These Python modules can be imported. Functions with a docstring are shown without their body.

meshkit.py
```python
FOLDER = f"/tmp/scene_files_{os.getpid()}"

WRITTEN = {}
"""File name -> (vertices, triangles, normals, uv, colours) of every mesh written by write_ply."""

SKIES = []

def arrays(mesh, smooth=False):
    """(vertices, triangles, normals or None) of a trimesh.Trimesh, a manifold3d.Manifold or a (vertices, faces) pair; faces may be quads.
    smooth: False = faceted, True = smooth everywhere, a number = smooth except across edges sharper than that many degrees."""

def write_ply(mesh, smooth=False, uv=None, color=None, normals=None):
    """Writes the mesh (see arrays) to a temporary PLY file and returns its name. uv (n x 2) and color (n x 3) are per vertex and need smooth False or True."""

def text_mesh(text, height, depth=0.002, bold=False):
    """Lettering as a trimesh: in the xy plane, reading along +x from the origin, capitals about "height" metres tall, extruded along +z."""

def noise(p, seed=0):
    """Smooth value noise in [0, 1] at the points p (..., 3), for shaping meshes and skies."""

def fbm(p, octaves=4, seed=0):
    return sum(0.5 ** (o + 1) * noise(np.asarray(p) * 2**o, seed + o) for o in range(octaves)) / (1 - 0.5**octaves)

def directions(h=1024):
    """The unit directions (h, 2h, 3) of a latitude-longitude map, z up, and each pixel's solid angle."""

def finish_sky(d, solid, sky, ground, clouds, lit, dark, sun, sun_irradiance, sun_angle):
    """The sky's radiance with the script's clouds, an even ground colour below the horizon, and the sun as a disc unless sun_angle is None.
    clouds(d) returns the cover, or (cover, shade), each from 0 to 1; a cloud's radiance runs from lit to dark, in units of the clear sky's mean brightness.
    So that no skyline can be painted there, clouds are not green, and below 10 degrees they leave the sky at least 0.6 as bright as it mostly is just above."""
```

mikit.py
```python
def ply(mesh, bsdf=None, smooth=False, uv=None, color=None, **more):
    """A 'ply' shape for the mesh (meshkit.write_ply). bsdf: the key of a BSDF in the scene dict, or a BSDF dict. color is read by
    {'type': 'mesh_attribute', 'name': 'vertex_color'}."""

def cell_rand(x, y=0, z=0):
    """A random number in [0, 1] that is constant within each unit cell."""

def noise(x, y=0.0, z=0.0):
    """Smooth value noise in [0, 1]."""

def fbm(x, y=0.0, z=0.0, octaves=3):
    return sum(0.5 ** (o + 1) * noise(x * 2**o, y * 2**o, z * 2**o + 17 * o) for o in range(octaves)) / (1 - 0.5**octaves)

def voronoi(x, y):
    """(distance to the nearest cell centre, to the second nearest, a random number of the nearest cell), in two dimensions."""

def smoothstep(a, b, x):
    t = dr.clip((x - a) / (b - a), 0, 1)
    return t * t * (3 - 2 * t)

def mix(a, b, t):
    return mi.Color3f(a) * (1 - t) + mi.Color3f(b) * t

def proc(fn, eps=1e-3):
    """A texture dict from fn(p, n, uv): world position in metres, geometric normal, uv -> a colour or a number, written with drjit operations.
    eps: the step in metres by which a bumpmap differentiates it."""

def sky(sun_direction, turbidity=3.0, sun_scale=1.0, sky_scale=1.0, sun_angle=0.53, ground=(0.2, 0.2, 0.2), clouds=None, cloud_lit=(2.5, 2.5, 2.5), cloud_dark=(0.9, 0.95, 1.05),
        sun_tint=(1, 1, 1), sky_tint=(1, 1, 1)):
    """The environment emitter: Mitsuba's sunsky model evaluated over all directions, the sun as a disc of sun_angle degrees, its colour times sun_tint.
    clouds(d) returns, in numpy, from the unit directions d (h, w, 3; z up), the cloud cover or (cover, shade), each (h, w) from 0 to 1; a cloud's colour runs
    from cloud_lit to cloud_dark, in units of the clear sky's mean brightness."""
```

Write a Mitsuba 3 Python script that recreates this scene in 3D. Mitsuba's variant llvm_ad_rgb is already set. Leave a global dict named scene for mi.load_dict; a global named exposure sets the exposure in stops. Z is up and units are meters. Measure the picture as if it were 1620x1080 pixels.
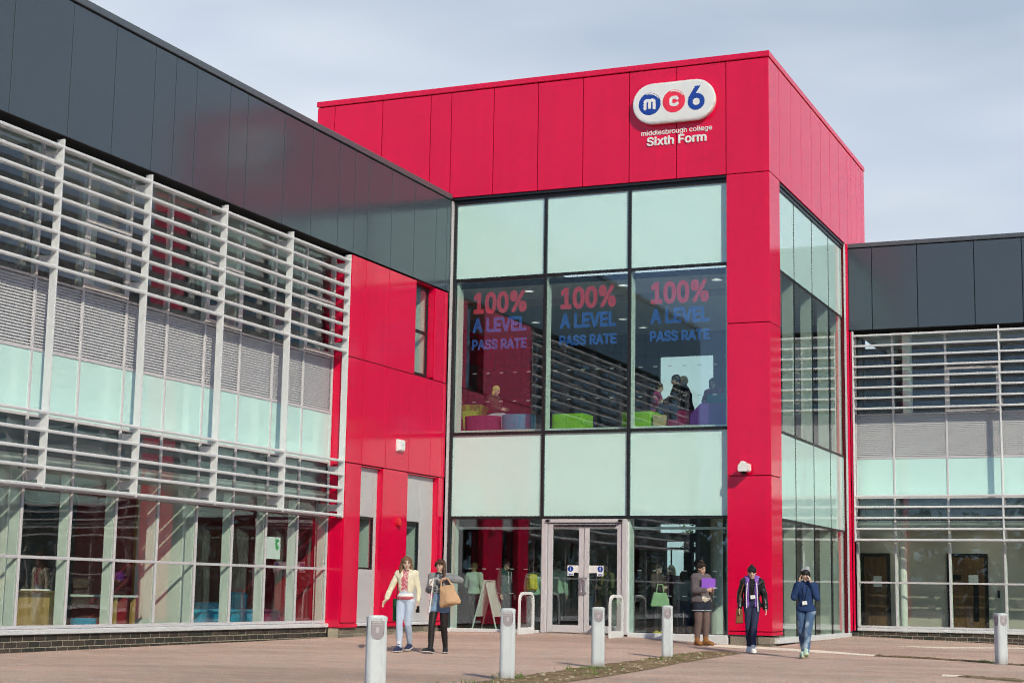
import math, random
import numpy as np, trimesh, shapely
from shapely.geometry import Polygon, Point, LineString, box as sbox
from shapely import affinity
import manifold3d as m3
import drjit as dr, mitsuba as mi
import mikit, meshkit
from scipy.interpolate import RBFInterpolator
rng = np.random.default_rng(7)
R = random.Random(11)
scene, labels = {}, {}
T = mi.ScalarTransform4f

# ------------------------------------------------------------------ camera, sky, exposure
CAM = np.array([17.203, -36.102, 1.0653])
YAW, PITCH, ROLL = 0.405634, 0.151791, 0.017048
_fw = np.array([-math.sin(YAW) * math.cos(PITCH), math.cos(YAW) * math.cos(PITCH), math.sin(PITCH)])
_rt = np.array([math.cos(YAW), math.sin(YAW), 0.0])
_up = np.cross(_rt, _fw)
_up = -_rt * math.sin(ROLL) + _up * math.cos(ROLL)
scene['camera'] = {'type': 'perspective', 'fov': 2 * math.degrees(math.atan(810 / 2593.62)), 'fov_axis': 'x', 'near_clip': 0.1, 'far_clip': 2000.0,
                   'to_world': T().look_at(origin=CAM.tolist(), target=(CAM + _fw * 10).tolist(), up=_up.tolist())}
SUN = (0.60, -0.60, 0.53)


def clouds(d):
    # broken high cloud: a bright veil over the roofs in view, thicker and greyer to the right, thinning to open blue towards the sun behind the camera
    q = d * np.array([1.0, 1.0, 2.2])
    n = meshkit.fbm(q * 2.3 + 3.1, 5, 4)
    n2 = meshkit.fbm(q * np.array([5, 5, 9.0]) + 9.7, 4, 9)
    along = d[..., 1] * 0.92 - d[..., 0] * 0.39
    right = d[..., 0] * 0.92 + d[..., 1] * 0.39
    cover = np.clip(0.42 + 0.48 * along + 1.5 * (n - 0.5) + 0.5 * (n2 - 0.5), 0.02, 0.97)
    shade = np.clip(0.30 + 1.3 * np.clip(right + 0.12, 0, 0.42) * np.clip((d[..., 2] - 0.10) / 0.16, 0, 1) + 0.5 * np.clip(d[..., 2] - 0.15, 0, 0.5) + 1.6 * (meshkit.fbm(q * 1.7 + 7.7, 4, 21) - 0.5) + 0.75 * (n2 - 0.5) + 0.18 * (meshkit.fbm(q * np.array([14, 14, 20.0]) + 1.7, 3, 33) - 0.5) - 0.06, 0, 1)
    return cover, shade


scene['sky'] = mikit.sky(SUN, turbidity=3.0, clouds=clouds, cloud_lit=(4.3, 4.5, 4.7), cloud_dark=(2.0, 2.4, 2.95), sun_tint=(0.87, 1.0, 1.16), sun_scale=1.45, sky_scale=1.45, sky_tint=(0.70, 1.0, 1.32))
exposure = 0.82

# ------------------------------------------------------------------ materials


def mat(key, d):
    scene[key] = d
    return key


def rgb(*c):
    return {'type': 'rgb', 'value': list(c)}


def diff(key, c, rough=0.9, spec=0.3, **k):
    return mat(key, {'type': 'twosided', 'bsdf': {'type': 'principled', 'base_color': rgb(*c) if isinstance(c, (tuple, list)) else c, 'roughness': rough, 'specular': spec, **k}})


def gloss(key, c, rough=0.2, eta=1.6):
    return mat(key, {'type': 'twosided', 'bsdf': {'type': 'principled', 'base_color': rgb(*c) if isinstance(c, (tuple, list)) else c, 'roughness': rough, 'eta': eta, 'clearcoat': 0.0}})


def vary(c, amp, f, f2=None, amp2=0.0):
    """a colour with slow variation and fine grain"""
    c = [float(x) for x in c]

    def fn(p, n, uv):
        v = 1 + amp * 2 * (mikit.fbm(p.x * f, p.y * f, p.z * f, 3) - 0.5)
        if f2:
            v = v + amp2 * 2 * (mikit.noise(p.x * f2, p.y * f2, p.z * f2) - 0.5)
        return mi.Color3f(*c) * v
    return mikit.proc(fn)


def redcoat(p, n, uv):
    v = 1 + 0.10 * (mikit.fbm(p.x * .9, p.y * .9, p.z * .9, 3) - .5) + 0.10 * (mikit.noise(p.x * 60, p.y * 60, p.z * 60) - .5) + 0.10 * (mikit.fbm(p.x * 7 + 3, p.y * 7, p.z * .35, 3) - .5)
    return mi.Color3f(.71, .001, .050) * v


gloss('m_red', mikit.proc(redcoat), 0.13, 1.54)
gloss('m_dark', vary((0.056, 0.074, 0.092), 0.06, 0.7, 60.0, 0.05), 0.15, 1.62)
gloss('m_darkcap', (0.085, 0.10, 0.115), 0.35, 1.6)
diff('m_joint', (0.012, 0.012, 0.013), 0.8)
diff('m_jointred', (0.10, 0.004, 0.012), 0.8)
diff('m_frame', (0.56, 0.54, 0.56), 0.42, 0.5)
diff('m_frameblack', (0.014, 0.016, 0.018), 0.35, 0.5)
diff('m_white', (0.74, 0.75, 0.75), 0.45, 0.5)
diff('m_sill', (0.66, 0.67, 0.68), 0.4, 0.5)
diff('m_slat', vary((0.64, 0.65, 0.66), 0.05, 5.0, 120.0, 0.05), 0.4, 0.5)
diff('m_inmull', (0.74, 0.78, 0.75), 0.6)
diff('m_greypanel', vary((0.50, 0.50, 0.51), 0.03, 2.0, 300.0, 0.10), 0.5, 0.4)
diff('m_blade', (0.62, 0.63, 0.65), 0.45, 0.5)
mat('m_spandrel', {'type': 'plastic', 'diffuse_reflectance': rgb(0.58, 0.83, 0.775), 'int_ior': 1.75})
mat('m_glasswing', {'type': 'thindielectric', 'int_ior': 1.62, 'specular_transmittance': rgb(0.86, 0.95, 0.91)})
mat('m_glassside', {'type': 'thindielectric', 'int_ior': 2.3, 'specular_transmittance': rgb(0.80, 0.93, 0.88)})
mat('m_glass', {'type': 'thindielectric', 'int_ior': 1.92, 'specular_transmittance': rgb(0.76, 0.90, 0.86), 'specular_reflectance': rgb(0.92, 0.97, 1.0)})
mat('m_glassclear', {'type': 'thindielectric', 'int_ior': 1.5, 'specular_transmittance': rgb(0.86, 0.93, 0.9)})
diff('m_mortar', vary((0.42, 0.38, 0.29), 0.25, 3.0, 40.0, 0.2), 0.95)
for k, c in enumerate([(0.050, 0.042, 0.036), (0.066, 0.052, 0.044), (0.040, 0.040, 0.034), (0.075, 0.060, 0.050)]):
    diff('m_brick%d' % k, vary(c, 0.25, 9.0, 90.0, 0.25), 0.75)
for k, c in enumerate([(0.20, 0.175, 0.14), (0.25, 0.22, 0.18), (0.16, 0.145, 0.115)]):
    diff('m_block%d' % k, vary(c, 0.35, 7.0, 70.0, 0.3), 0.9)
diff('m_plaster', (0.78, 0.80, 0.76), 0.9)
diff('m_wallgrey', (0.52, 0.49, 0.42), 0.9)
diff('m_wallblue', (0.10, 0.12, 0.14), 0.9)
diff('m_ceiling', (0.42, 0.43, 0.43), 0.9)
diff('m_floor', vary((0.09, 0.09, 0.095), 0.1, 2.0), 0.5)
diff('m_redwall', (0.34, 0.012, 0.03), 0.7)
diff('m_doorblack', (0.016, 0.015, 0.015), 0.5)
diff('m_black', (0.010, 0.010, 0.011), 0.5)
diff('m_plastic', (0.78, 0.78, 0.77), 0.35, 0.5)
diff('m_redplastic', (0.62, 0.02, 0.03), 0.3, 0.5)
diff('m_paper', (0.80, 0.81, 0.80), 0.8)
diff('m_green', (0.03, 0.36, 0.10), 0.7)
diff('m_signblue', (0.012, 0.055, 0.33), 0.35, 0.5)
diff('m_signred', (0.85, 0.035, 0.075), 0.35, 0.5)
diff('m_vinylred', (0.62, 0.07, 0.12), 0.6)
diff('m_vinylblue', (0.03, 0.12, 0.42), 0.6)
diff('m_violet', (0.28, 0.10, 0.58), 0.6)
diff('m_steel', (0.55, 0.55, 0.56), 0.28, 0.5, metallic=0.9)
def bollard_coat(p, n, uv):
    g = mikit.fbm(p.x * 9, p.y * 9, p.z * 4, 3)
    dirt = mikit.smoothstep(.16, .0, p.z + .06 - .10 * (g - .5)) * .55 + .10 * mikit.smoothstep(.5, .8, mikit.fbm(p.x * 25, p.y * 25, p.z * 1.5, 3))
    return mikit.mix(mi.Color3f(.62, .655, .67) * (.97 + .06 * g), (.24, .19, .15), dirt)


diff('m_bollard', mikit.proc(bollard_coat), 0.36, 0.5)
diff('m_reflector', (0.52, 0.47, 0.49), .3)
mat('m_lens', {'type': 'roughplastic', 'diffuse_reflectance': rgb(0.36, 0.32, 0.34), 'alpha': 0.08, 'int_ior': 1.5})


def wood(c1, c2, axis='z'):
    def fn(p, n, uv):
        a, b = (p.x * 14, p.z * 1.2) if axis == 'z' else (p.z * 14, p.x * 1.2)
        g = mikit.fbm(a + p.y * 14, b, p.y * 3, 4)
        return mikit.mix(c1, c2, mikit.smoothstep(0.3, 0.7, g))
    return mikit.proc(fn)


diff('m_woodpale', wood((0.42, 0.25, 0.09), (0.52, 0.34, 0.14)), 0.45)
diff('m_wooddark', wood((0.11, 0.060, 0.030), (0.17, 0.095, 0.045)), 0.5)
diff('m_woodorange', wood((0.38, 0.14, 0.05), (0.46, 0.19, 0.07)), 0.5)


def pavers(p, n, uv):
    # rows of block pavers, 0.21 x 0.105, running bond, each block with its own tone; worn and stained in broad patches
    a = 0.34
    x, y = p.x * math.cos(a) + p.y * math.sin(a), -p.x * math.sin(a) + p.y * math.cos(a)
    row = dr.floor(y / 0.105)
    u = x / 0.21 + 0.5 * (row - 2 * dr.floor(row / 2))
    r1, r2 = mikit.cell_rand(u, row, 3), mikit.cell_rand(u, row, 8)
    base = mikit.mix((0.345, 0.233, 0.187), (0.405, 0.288, 0.236), r1)
    base = mikit.mix(base, (0.335, 0.268, 0.235), mikit.smoothstep(0.6, 0.95, r2))
    base = mikit.mix(base, (0.44, 0.30, 0.26), 0.6 * mikit.smoothstep(0.88, 0.97, r1))
    fu, fv = u - dr.floor(u), y / 0.105 - row
    joint = dr.maximum(mikit.smoothstep(0.47, 0.49, dr.abs(fu - 0.5)), mikit.smoothstep(0.44, 0.48, dr.abs(fv - 0.5)))
    base = mikit.mix(base, (0.23, 0.185, 0.16), 0.62 * joint)
    broad = mikit.fbm(x * 0.22, y * 0.35, 2.0, 4)
    streak = mikit.fbm(x * 0.55 + 7, y * 1.5, 5.0, 4)
    damp = mikit.smoothstep(0.55, 0.75, mikit.fbm(x * 0.12 + 3, y * 0.3, 9.0, 3))
    grain = mikit.noise(p.x * 90, p.y * 90, 1.0)
    return base * (0.62 + 0.25 * broad + 0.40 * streak + 0.08 * (grain - 0.5)) * (1 - 0.12 * damp)


diff('m_pavers', mikit.proc(pavers), 0.85, 0.25)


def soil(p, n, uv):
    g = mikit.fbm(p.x * 9, p.y * 9, p.z * 9, 4)
    return mikit.mix((0.10, 0.068, 0.040), (0.20, 0.145, 0.09), mikit.smoothstep(0.3, 0.7, g)) * (0.8 + 0.4 * mikit.noise(p.x * 70, p.y * 70, p.z * 70))


diff('m_soil', mikit.proc(soil), 0.95, 0.1)
diff('m_stonechip', vary((0.40, 0.34, 0.25), 0.3, 20.0), 0.9)
diff('m_grass', vary((0.085, 0.17, 0.02), 0.3, 12.0), 0.8)
diff('m_slab', vary((0.55, 0.48, 0.40), 0.10, 1.5, 60.0, 0.12), 0.85)
diff('m_leaf', vary((0.07, 0.11, 0.035), 0.3, 2.0), 0.8)
diff('m_leafdark', (0.045, 0.058, 0.030), 0.9)
diff('m_bark', (0.12, 0.09, 0.06), 0.9)

# ------------------------------------------------------------------ helpers


def key_of(name):
    if name not in _used:
        _used[name] = 0
        return name
    _used[name] += 1
    return '%s_%03d' % (name, _used[name])


_used = {}


def put(name, mesh, bsdf, smooth=False, label=None, kind=None, raw=False):
    k = name if raw else key_of(name)
    scene[k] = mikit.ply(mesh, bsdf, smooth)
    if label or kind:
        labels.setdefault(k, {})
        if label:
            labels[k]['label'] = label
        if kind:
            labels[k]['kind'] = kind
    return k


def thing(name, label, cat, group=None, kind=None):
    k = key_of(name)
    labels[k] = {'label': label, 'category': cat}
    if group:
        labels[k]['group'] = group
    if kind:
        labels[k]['kind'] = kind
    return k


def bx(x0, x1, y0, y1, z0, z1, c=0.0):
    """a box, chamfered by c on all edges"""
    lo, hi = np.array([min(x0, x1), min(y0, y1), min(z0, z1)]), np.array([max(x0, x1), max(y0, y1), max(z0, z1)])
    if c <= 0:
        return trimesh.creation.box(bounds=[lo, hi])
    c = min(c, 0.45 * (hi - lo).min())
    pts = []
    for sx in (0, 1):
        for sy in (0, 1):
            for sz in (0, 1):
                s = np.array([sx, sy, sz])
                corner, inn = np.where(s, hi, lo), np.where(s, -c, c)
                for a in range(3):
                    o = inn.copy()
                    o[a] = 0
                    pts.append(corner + o)
    return hull(np.array(pts))


def hull(pts):
    h = trimesh.convex.convex_hull(np.asarray(pts))
    return h


def join(ms):
    return trimesh.util.concatenate(ms)


def fx(fac, u0, u1, n0, n1, z0, z1, c=0.0):
    """box on a facade: fac = ('X', x0): outward +x, u along y; ('Y', y0): outward -y, u along x. n is the distance outward."""
    a, o = fac
    if a == 'X':
        return bx(o + n0, o + n1, u0, u1, z0, z1, c)
    return bx(u0, u1, o - n1, o - n0, z0, z1, c)


def fpt(fac, u, n, z):
    a, o = fac
    return np.array([o + n, u, z]) if a == 'X' else np.array([u, o - n, z])


def panel(fac, u0, u1, z0, z1, n=0.0, t=0.03, gap=0.020, c=0.004, tilt=0.0016):
    """a cladding sheet with folded edges, set a hair out of true as real sheets are"""
    m = fx(fac, u0 + gap / 2, u1 - gap / 2, n - t, n, z0 + gap / 2, z1 - gap / 2, c)
    v = m.vertices.copy()
    a, o = fac
    ui, zi, ni = (1, 2, 0) if a == 'X' else (0, 2, 1)
    du, dz = (v[:, ui] - (u0 + u1) / 2), (v[:, zi] - (z0 + z1) / 2)
    v[:, ni] += du * R.uniform(-tilt, tilt) + dz * R.uniform(-tilt, tilt) * 0.5
    m.vertices = v
    # the sheet itself: very slightly buckled, as folded metal and toughened glass are
    k = 6
    uu, zz = np.meshgrid(np.linspace(0, 1, k), np.linspace(0, 1, k), indexing='ij')
    e = gap / 2 + c
    amp = .0011 * min(1.0, (u1 - u0))
    ph = R.uniform(0, 6.3)
    d = amp * np.sin(uu * R.uniform(2, 4) + ph) * np.cos(zz * R.uniform(2.5, 5) + ph * 1.7) + amp * .5 * R.uniform(-1, 1) * 16 * uu * (1 - uu) * zz * (1 - zz)
    U, Z = u0 + e + (u1 - u0 - 2 * e) * uu, z0 + e + (z1 - z0 - 2 * e) * zz
    ls, *_ = np.linalg.lstsq(np.c_[v[:, ui], v[:, zi], np.ones(len(v))][np.abs(m.vertices[:, ni] - (o + n if a == 'X' else o - n)) < t * .5], v[:, ni][np.abs(m.vertices[:, ni] - (o + n if a == 'X' else o - n)) < t * .5], rcond=None)
    sg = 1 if a == 'X' else -1
    Nn = np.c_[U.ravel(), Z.ravel(), np.ones(k * k)] @ ls + sg * (.0022 + d.ravel())
    P = np.zeros((k * k, 3))
    P[:, ui], P[:, zi], P[:, ni] = U.ravel(), Z.ravel(), Nn
    i = np.arange(k * k).reshape(k, k)
    q = np.stack([i[:-1, :-1].ravel(), i[1:, :-1].ravel(), i[1:, 1:].ravel(), i[:-1, 1:].ravel()], 1)
    sh = trimesh.Trimesh(P, np.vstack([q[:, [0, 1, 2]], q[:, [0, 2, 3]]]), process=False)
    if sh.face_normals[0][ni] * sg < 0:
        sh.faces = sh.faces[:, ::-1]
    return join([m, sh])


def pane(fac, u0, u1, z0, z1, n, bow=0.0012, k=7):
    """one sheet of glass, slightly bowed and wavy"""
    uu, zz = np.meshgrid(np.linspace(0, 1, k), np.linspace(0, 1, k), indexing='ij')
    s = R.uniform(0.3, 1.2) * R.choice((-1, 1, 1))
    d = bow * s * (16 * uu * (1 - uu) * zz * (1 - zz)) + rng.normal(0, bow * 0.05, uu.shape) + bow * R.uniform(-.6, .6) * (uu - .5) + bow * R.uniform(-.6, .6) * (zz - .5)
    U, Z = u0 + (u1 - u0) * uu, z0 + (z1 - z0) * zz
    P = np.stack([fpt(fac, u, n + e, z) for u, z, e in zip(U.ravel(), Z.ravel(), d.ravel())])
    i = np.arange(k * k).reshape(k, k)
    q = np.stack([i[:-1, :-1].ravel(), i[1:, :-1].ravel(), i[1:, 1:].ravel(), i[:-1, 1:].ravel()], 1)
    if fac[0] == 'Y':
        q = q[:, ::1]
    return trimesh.Trimesh(P, np.vstack([q[:, [0, 1, 2]], q[:, [0, 2, 3]]]), process=False)


def tube(pts, r, sides=10, cap=True):
    pts = np.asarray(pts, float)
    ms = []
    for a, b in zip(pts[:-1], pts[1:]):
        ms.append(trimesh.creation.cylinder(r, segment=[a, b], sections=sides))
    for p in pts[1:-1]:
        s = trimesh.creation.icosphere(1, r)
        s.apply_translation(p)
        ms.append(s)
    return join(ms)


def extr(poly, depth):
    gs = getattr(poly, 'geoms', [poly])
    return join([trimesh.creation.extrude_polygon(g, depth, engine='earcut') for g in gs if g.area > 1e-9])


def wall_art(mesh, fac, u, n, z):
    """a flat mesh drawn in x (along), y (up), z (outwards) put on a 'Y' or 'X' facade"""
    v = mesh.vertices.copy()
    m = mesh.copy()
    if fac[0] == 'Y':
        m.vertices = np.stack([u + v[:, 0], fac[1] - n - v[:, 2], z + v[:, 1]], 1)
    else:
        m.vertices = np.stack([fac[1] + n + v[:, 2], u + v[:, 0], z + v[:, 1]], 1)
    return m


# ------------------------------------------------------------------ ground
GP = np.array([(-.4, -15.3, -.01), (-.4, -10.9, .02), (-.4, -5, .05), (0, 0, .12), (1.95, 0, .145), (3.6, 0, .145), (5.3, 0, .09), (7.07, 0, .0), (8.1, 0.2, -.03), (8.1, 8.5, .07), (12.6, 8.6, -.07),
               (3.9, -9.6, -.03), (9, -5.1, -.03), (10.4, -6.5, -.05), (6.8, -1.2, .03), (9.1, -17, -.06), (17.2, -36, -.15), (30, -10, -.15), (30, 12, -.15), (-20, -40, -.15), (40, -50, -.15), (-20, 30, 0), (30, 40, -.1)])
_rbf = RBFInterpolator(GP[:, :2], GP[:, 2], smoothing=.02, kernel='linear')


def zgs(P):
    P = np.atleast_2d(P)
    z = _rbf(P)
    far = np.clip((np.hypot(P[:, 0] - 5, P[:, 1] + 5) - 45) / 20, 0, 1)
    return z * (1 - far) - 0.15 * far


def zg(x, y):
    return float(zgs([[x, y]])[0])


xs = np.concatenate([[-900, -300, -120, -60], np.arange(-30, 46, 0.75), [60, 120, 300, 900]])
ys = np.concatenate([[-900, -300, -120, -75], np.arange(-54, 30, 0.75), [45, 80, 300, 900]])
gx, gy = np.meshgrid(xs, ys, indexing='ij')
gz = zgs(np.stack([gx.ravel(), gy.ravel()], 1))
i = np.arange(gx.size).reshape(gx.shape)
q = np.stack([i[:-1, :-1].ravel(), i[1:, :-1].ravel(), i[1:, 1:].ravel(), i[:-1, 1:].ravel()], 1)
put('pavement', trimesh.Trimesh(np.stack([gx.ravel(), gy.ravel(), gz], 1), np.vstack([q[:, [0, 1, 2]], q[:, [0, 2, 3]]]), process=False), 'm_pavers', True, kind='structure', raw=True)
labels['pavement'].update(label='block paved forecourt in worn pinkish brown pavers', category='pavement')


def ground_sheet(poly, lift, step=0.35, rough=0.0, seed=0):
    """a sheet that follows the ground inside a polygon"""
    poly = poly.segmentize(step)
    ext = np.array(poly.exterior.coords)[:-1]
    a, b = poly.bounds[:2], poly.bounds[2:]
    g = np.stack(np.meshgrid(np.arange(a[0], b[0], step), np.arange(a[1], b[1], step)), -1).reshape(-1, 2)
    inn = [p for p in g if poly.buffer(-step * 0.35).contains(Point(p))]
    pts = np.vstack([ext, np.array(inn).reshape(-1, 2)])
    from scipy.spatial import Delaunay
    tri = Delaunay(pts).simplices
    keep = [t for t in tri if poly.contains(Point(pts[t].mean(0)))]
    z = zgs(pts) + lift
    if rough:
        z[len(ext):] += rough * (meshkit.fbm(np.c_[pts[len(ext):] * 5, np.zeros(len(inn))], 3, seed))
    m = trimesh.Trimesh(np.c_[pts, z], keep, process=False)
    n = m.face_normals[:, 2] < 0
    f = m.faces.copy()
    f[n] = f[n][:, ::-1]
    return trimesh.Trimesh(m.vertices, f, process=False)


bed = Polygon([(8.95, -19.5), (8.62, -17.2), (8.5, -16.2), (8.38, -14.6), (8.18, -12.0), (7.98, -8.2), (7.86, -6.2), (7.80, -4.9), (8.30, -4.35), (8.66, -4.7), (8.9, -9.5), (9.15, -11.6), (9.32, -13.6), (9.45, -16.2), (9.9, -19.5)])
put('soil_bed', ground_sheet(bed, 0.006, 0.13, 0.035, 3), 'm_soil', True, kind='structure', raw=True)
labels['soil_bed'].update(label='strip of bare brown soil between the paved areas', category='soil bed')
line = LineString([(10.9, -3.05), (12.0, -3.35), (13.2, -4.2), (13.55, -4.5), (14.6, -5.4), (16.5, -7.0)]).buffer(0.09, cap_style=2)
put('soil_line', ground_sheet(line, 0.006, 0.09, 0.05, 5), 'm_soil', True, kind='structure', raw=True)
labels['soil_line'].update(label='narrow line of soil in the paving beside the far right bollard', category='soil')
slot = Polygon([(13.50, -10.25), (14.62, -11.15), (14.50, -10.45), (13.52, -9.75)])
put('soil_slot', ground_sheet(slot, 0.005, 0.12, 0.03, 6), 'm_soil', True, kind='structure', raw=True)
labels['soil_slot'].update(label='short soil filled slot in the paving', category='soil')
kerb = Polygon([(7.02, -.35), (8.35, -.28), (9.4, -1.0), (10.95, -2.5), (11.0, -3.1), (9.75, -2.55), (8.75, -2.15), (7.2, -2.15)])
put('pale_paving', ground_sheet(kerb, 0.004), 'm_slab', True, kind='structure', raw=True)
labels['pale_paving'].update(label='band of pale slabs in front of the red column', category='paving')
kerb2 = Polygon([(10.1, 3.4), (11.1, 4.2), (12.6, 6.3), (13.6, 6.6), (13.6, 5.4), (12.7, 5.3), (11.2, 3.2)])
put('pale_paving_001', ground_sheet(kerb2, 0.004), 'm_slab', True, kind='structure', raw=True)
labels['pale_paving_001'].update(label='band of pale slabs near the right hand wing', category='paving')
kerb3 = Polygon([(13.2, -9.6), (13.5, -9.72), (13.48, -10.28), (13.28, -10.3)])
put('pale_paving_002', ground_sheet(kerb3, 0.004), 'm_slab', True, kind='structure', raw=True)
labels['pale_paving_002'].update(label='small pale slab at the end of the soil slot', category='paving')
# stones and weeds on the soil
st, gr = [], []
for k in range(420):
    t = R.random()
    x, y = R.uniform(7.8, 9.9), R.uniform(-19.4, -4.4)
    if not bed.buffer(-0.02).contains(Point(x, y)):
        continue
    s = R.uniform(0.008, 0.03) * (1.6 if R.random() < .1 else 1)
    m = trimesh.creation.icosphere(0, s)
    m.apply_scale([R.uniform(.7, 1.4), R.uniform(.7, 1.4), R.uniform(.5, .9)])
    m.apply_translation([x, y, zg(x, y) + 0.018])
    st.append(m)
put('gravel', join(st), 'm_stonechip', kind='stuff', raw=True)
labels['gravel'].update(label='scattered stones and clods on the soil strip', category='gravel')
clumps = [(8.45, -13.1), (8.55, -12.6), (8.75, -12.9), (8.55, -15.9), (8.75, -16.1), (8.35, -9.1), (8.5, -8.6), (8.25, -7.2), (9.0, -14.2), (8.9, -17.6), (13.3, -4.45)]
for cx, cy in clumps:
    for k in range(28):
        x, y = cx + R.gauss(0, .16), cy + R.gauss(0, .22)
        h, w, a = R.uniform(.03, .10), R.uniform(.004, .009), R.uniform(0, 6.28)
        z = zg(x, y) + .02
        lx, ly = R.gauss(0, .03), R.gauss(0, .03)
        gr.append(trimesh.Trimesh([[x - w * math.cos(a), y - w * math.sin(a), z], [x + w * math.cos(a), y + w * math.sin(a), z], [x + lx, y + ly, z + h]], [[0, 1, 2]], process=False))
put('grass', join(gr), 'm_grass', kind='stuff', raw=True)
labels['grass'].update(label='tufts of weeds growing on the soil strip', category='grass')

# ------------------------------------------------------------------ the building
B = 'college_building'
labels[B] = {'label': 'two storey college building with red entrance block between dark grey clad wings', 'category': 'building'}
LW, LR, FR, SD, RW = ('X', 0.0), ('X', -0.04), ('Y', 0.0), ('X', 8.08), ('Y', 8.57)
ZT, ZC, ZB = 13.66, 13.50, 10.77       # red box: top, below the coping, bottom of fascia
WT, WC, WB = 10.86, 10.70, 8.38        # wings


def bp(part, mesh, m, smooth=False, **k):
    return put(B + '__' + part, mesh, m, smooth, **k)


# dark cladding of the left wing
joints = [0.0, -.25, -.86, -2.04, -3.21, -4.36, -4.99, -5.71, -6.86, -8.02, -9.42, -10.06, -11.2, -11.87, -12.51, -13.66, -14.84, -16.28, -17.6, -18.8, -20.0, -21.24]
for a, b in zip(joints[1:], joints[:-1]):
    bp('dark_panel', panel(LW, a, b, WB, WC), 'm_dark', 20)
bp('wing_backing', join([fx(LW, -21.22, -0.02, -.34, -.035, WB + .01, WC + .02), fx(LW, -21.20, -0.01, -.42, -.345, 8.30, WC)]), 'm_joint')
bp('wing_coping', join([fx(LW, -21.26, -0.002, -.40, 0.02, WC + .025, WT, .012)]), 'm_darkcap')
bp('wing_roof', bx(-14, -.39, -21.2, 19, 10.3, 10.42), 'm_wallgrey')
# end wall of the wing, seen only in the reflections
bp('end_wall', bx(-14, -.02, -21.24, -21.0, -.1, WC), 'm_dark')
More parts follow.
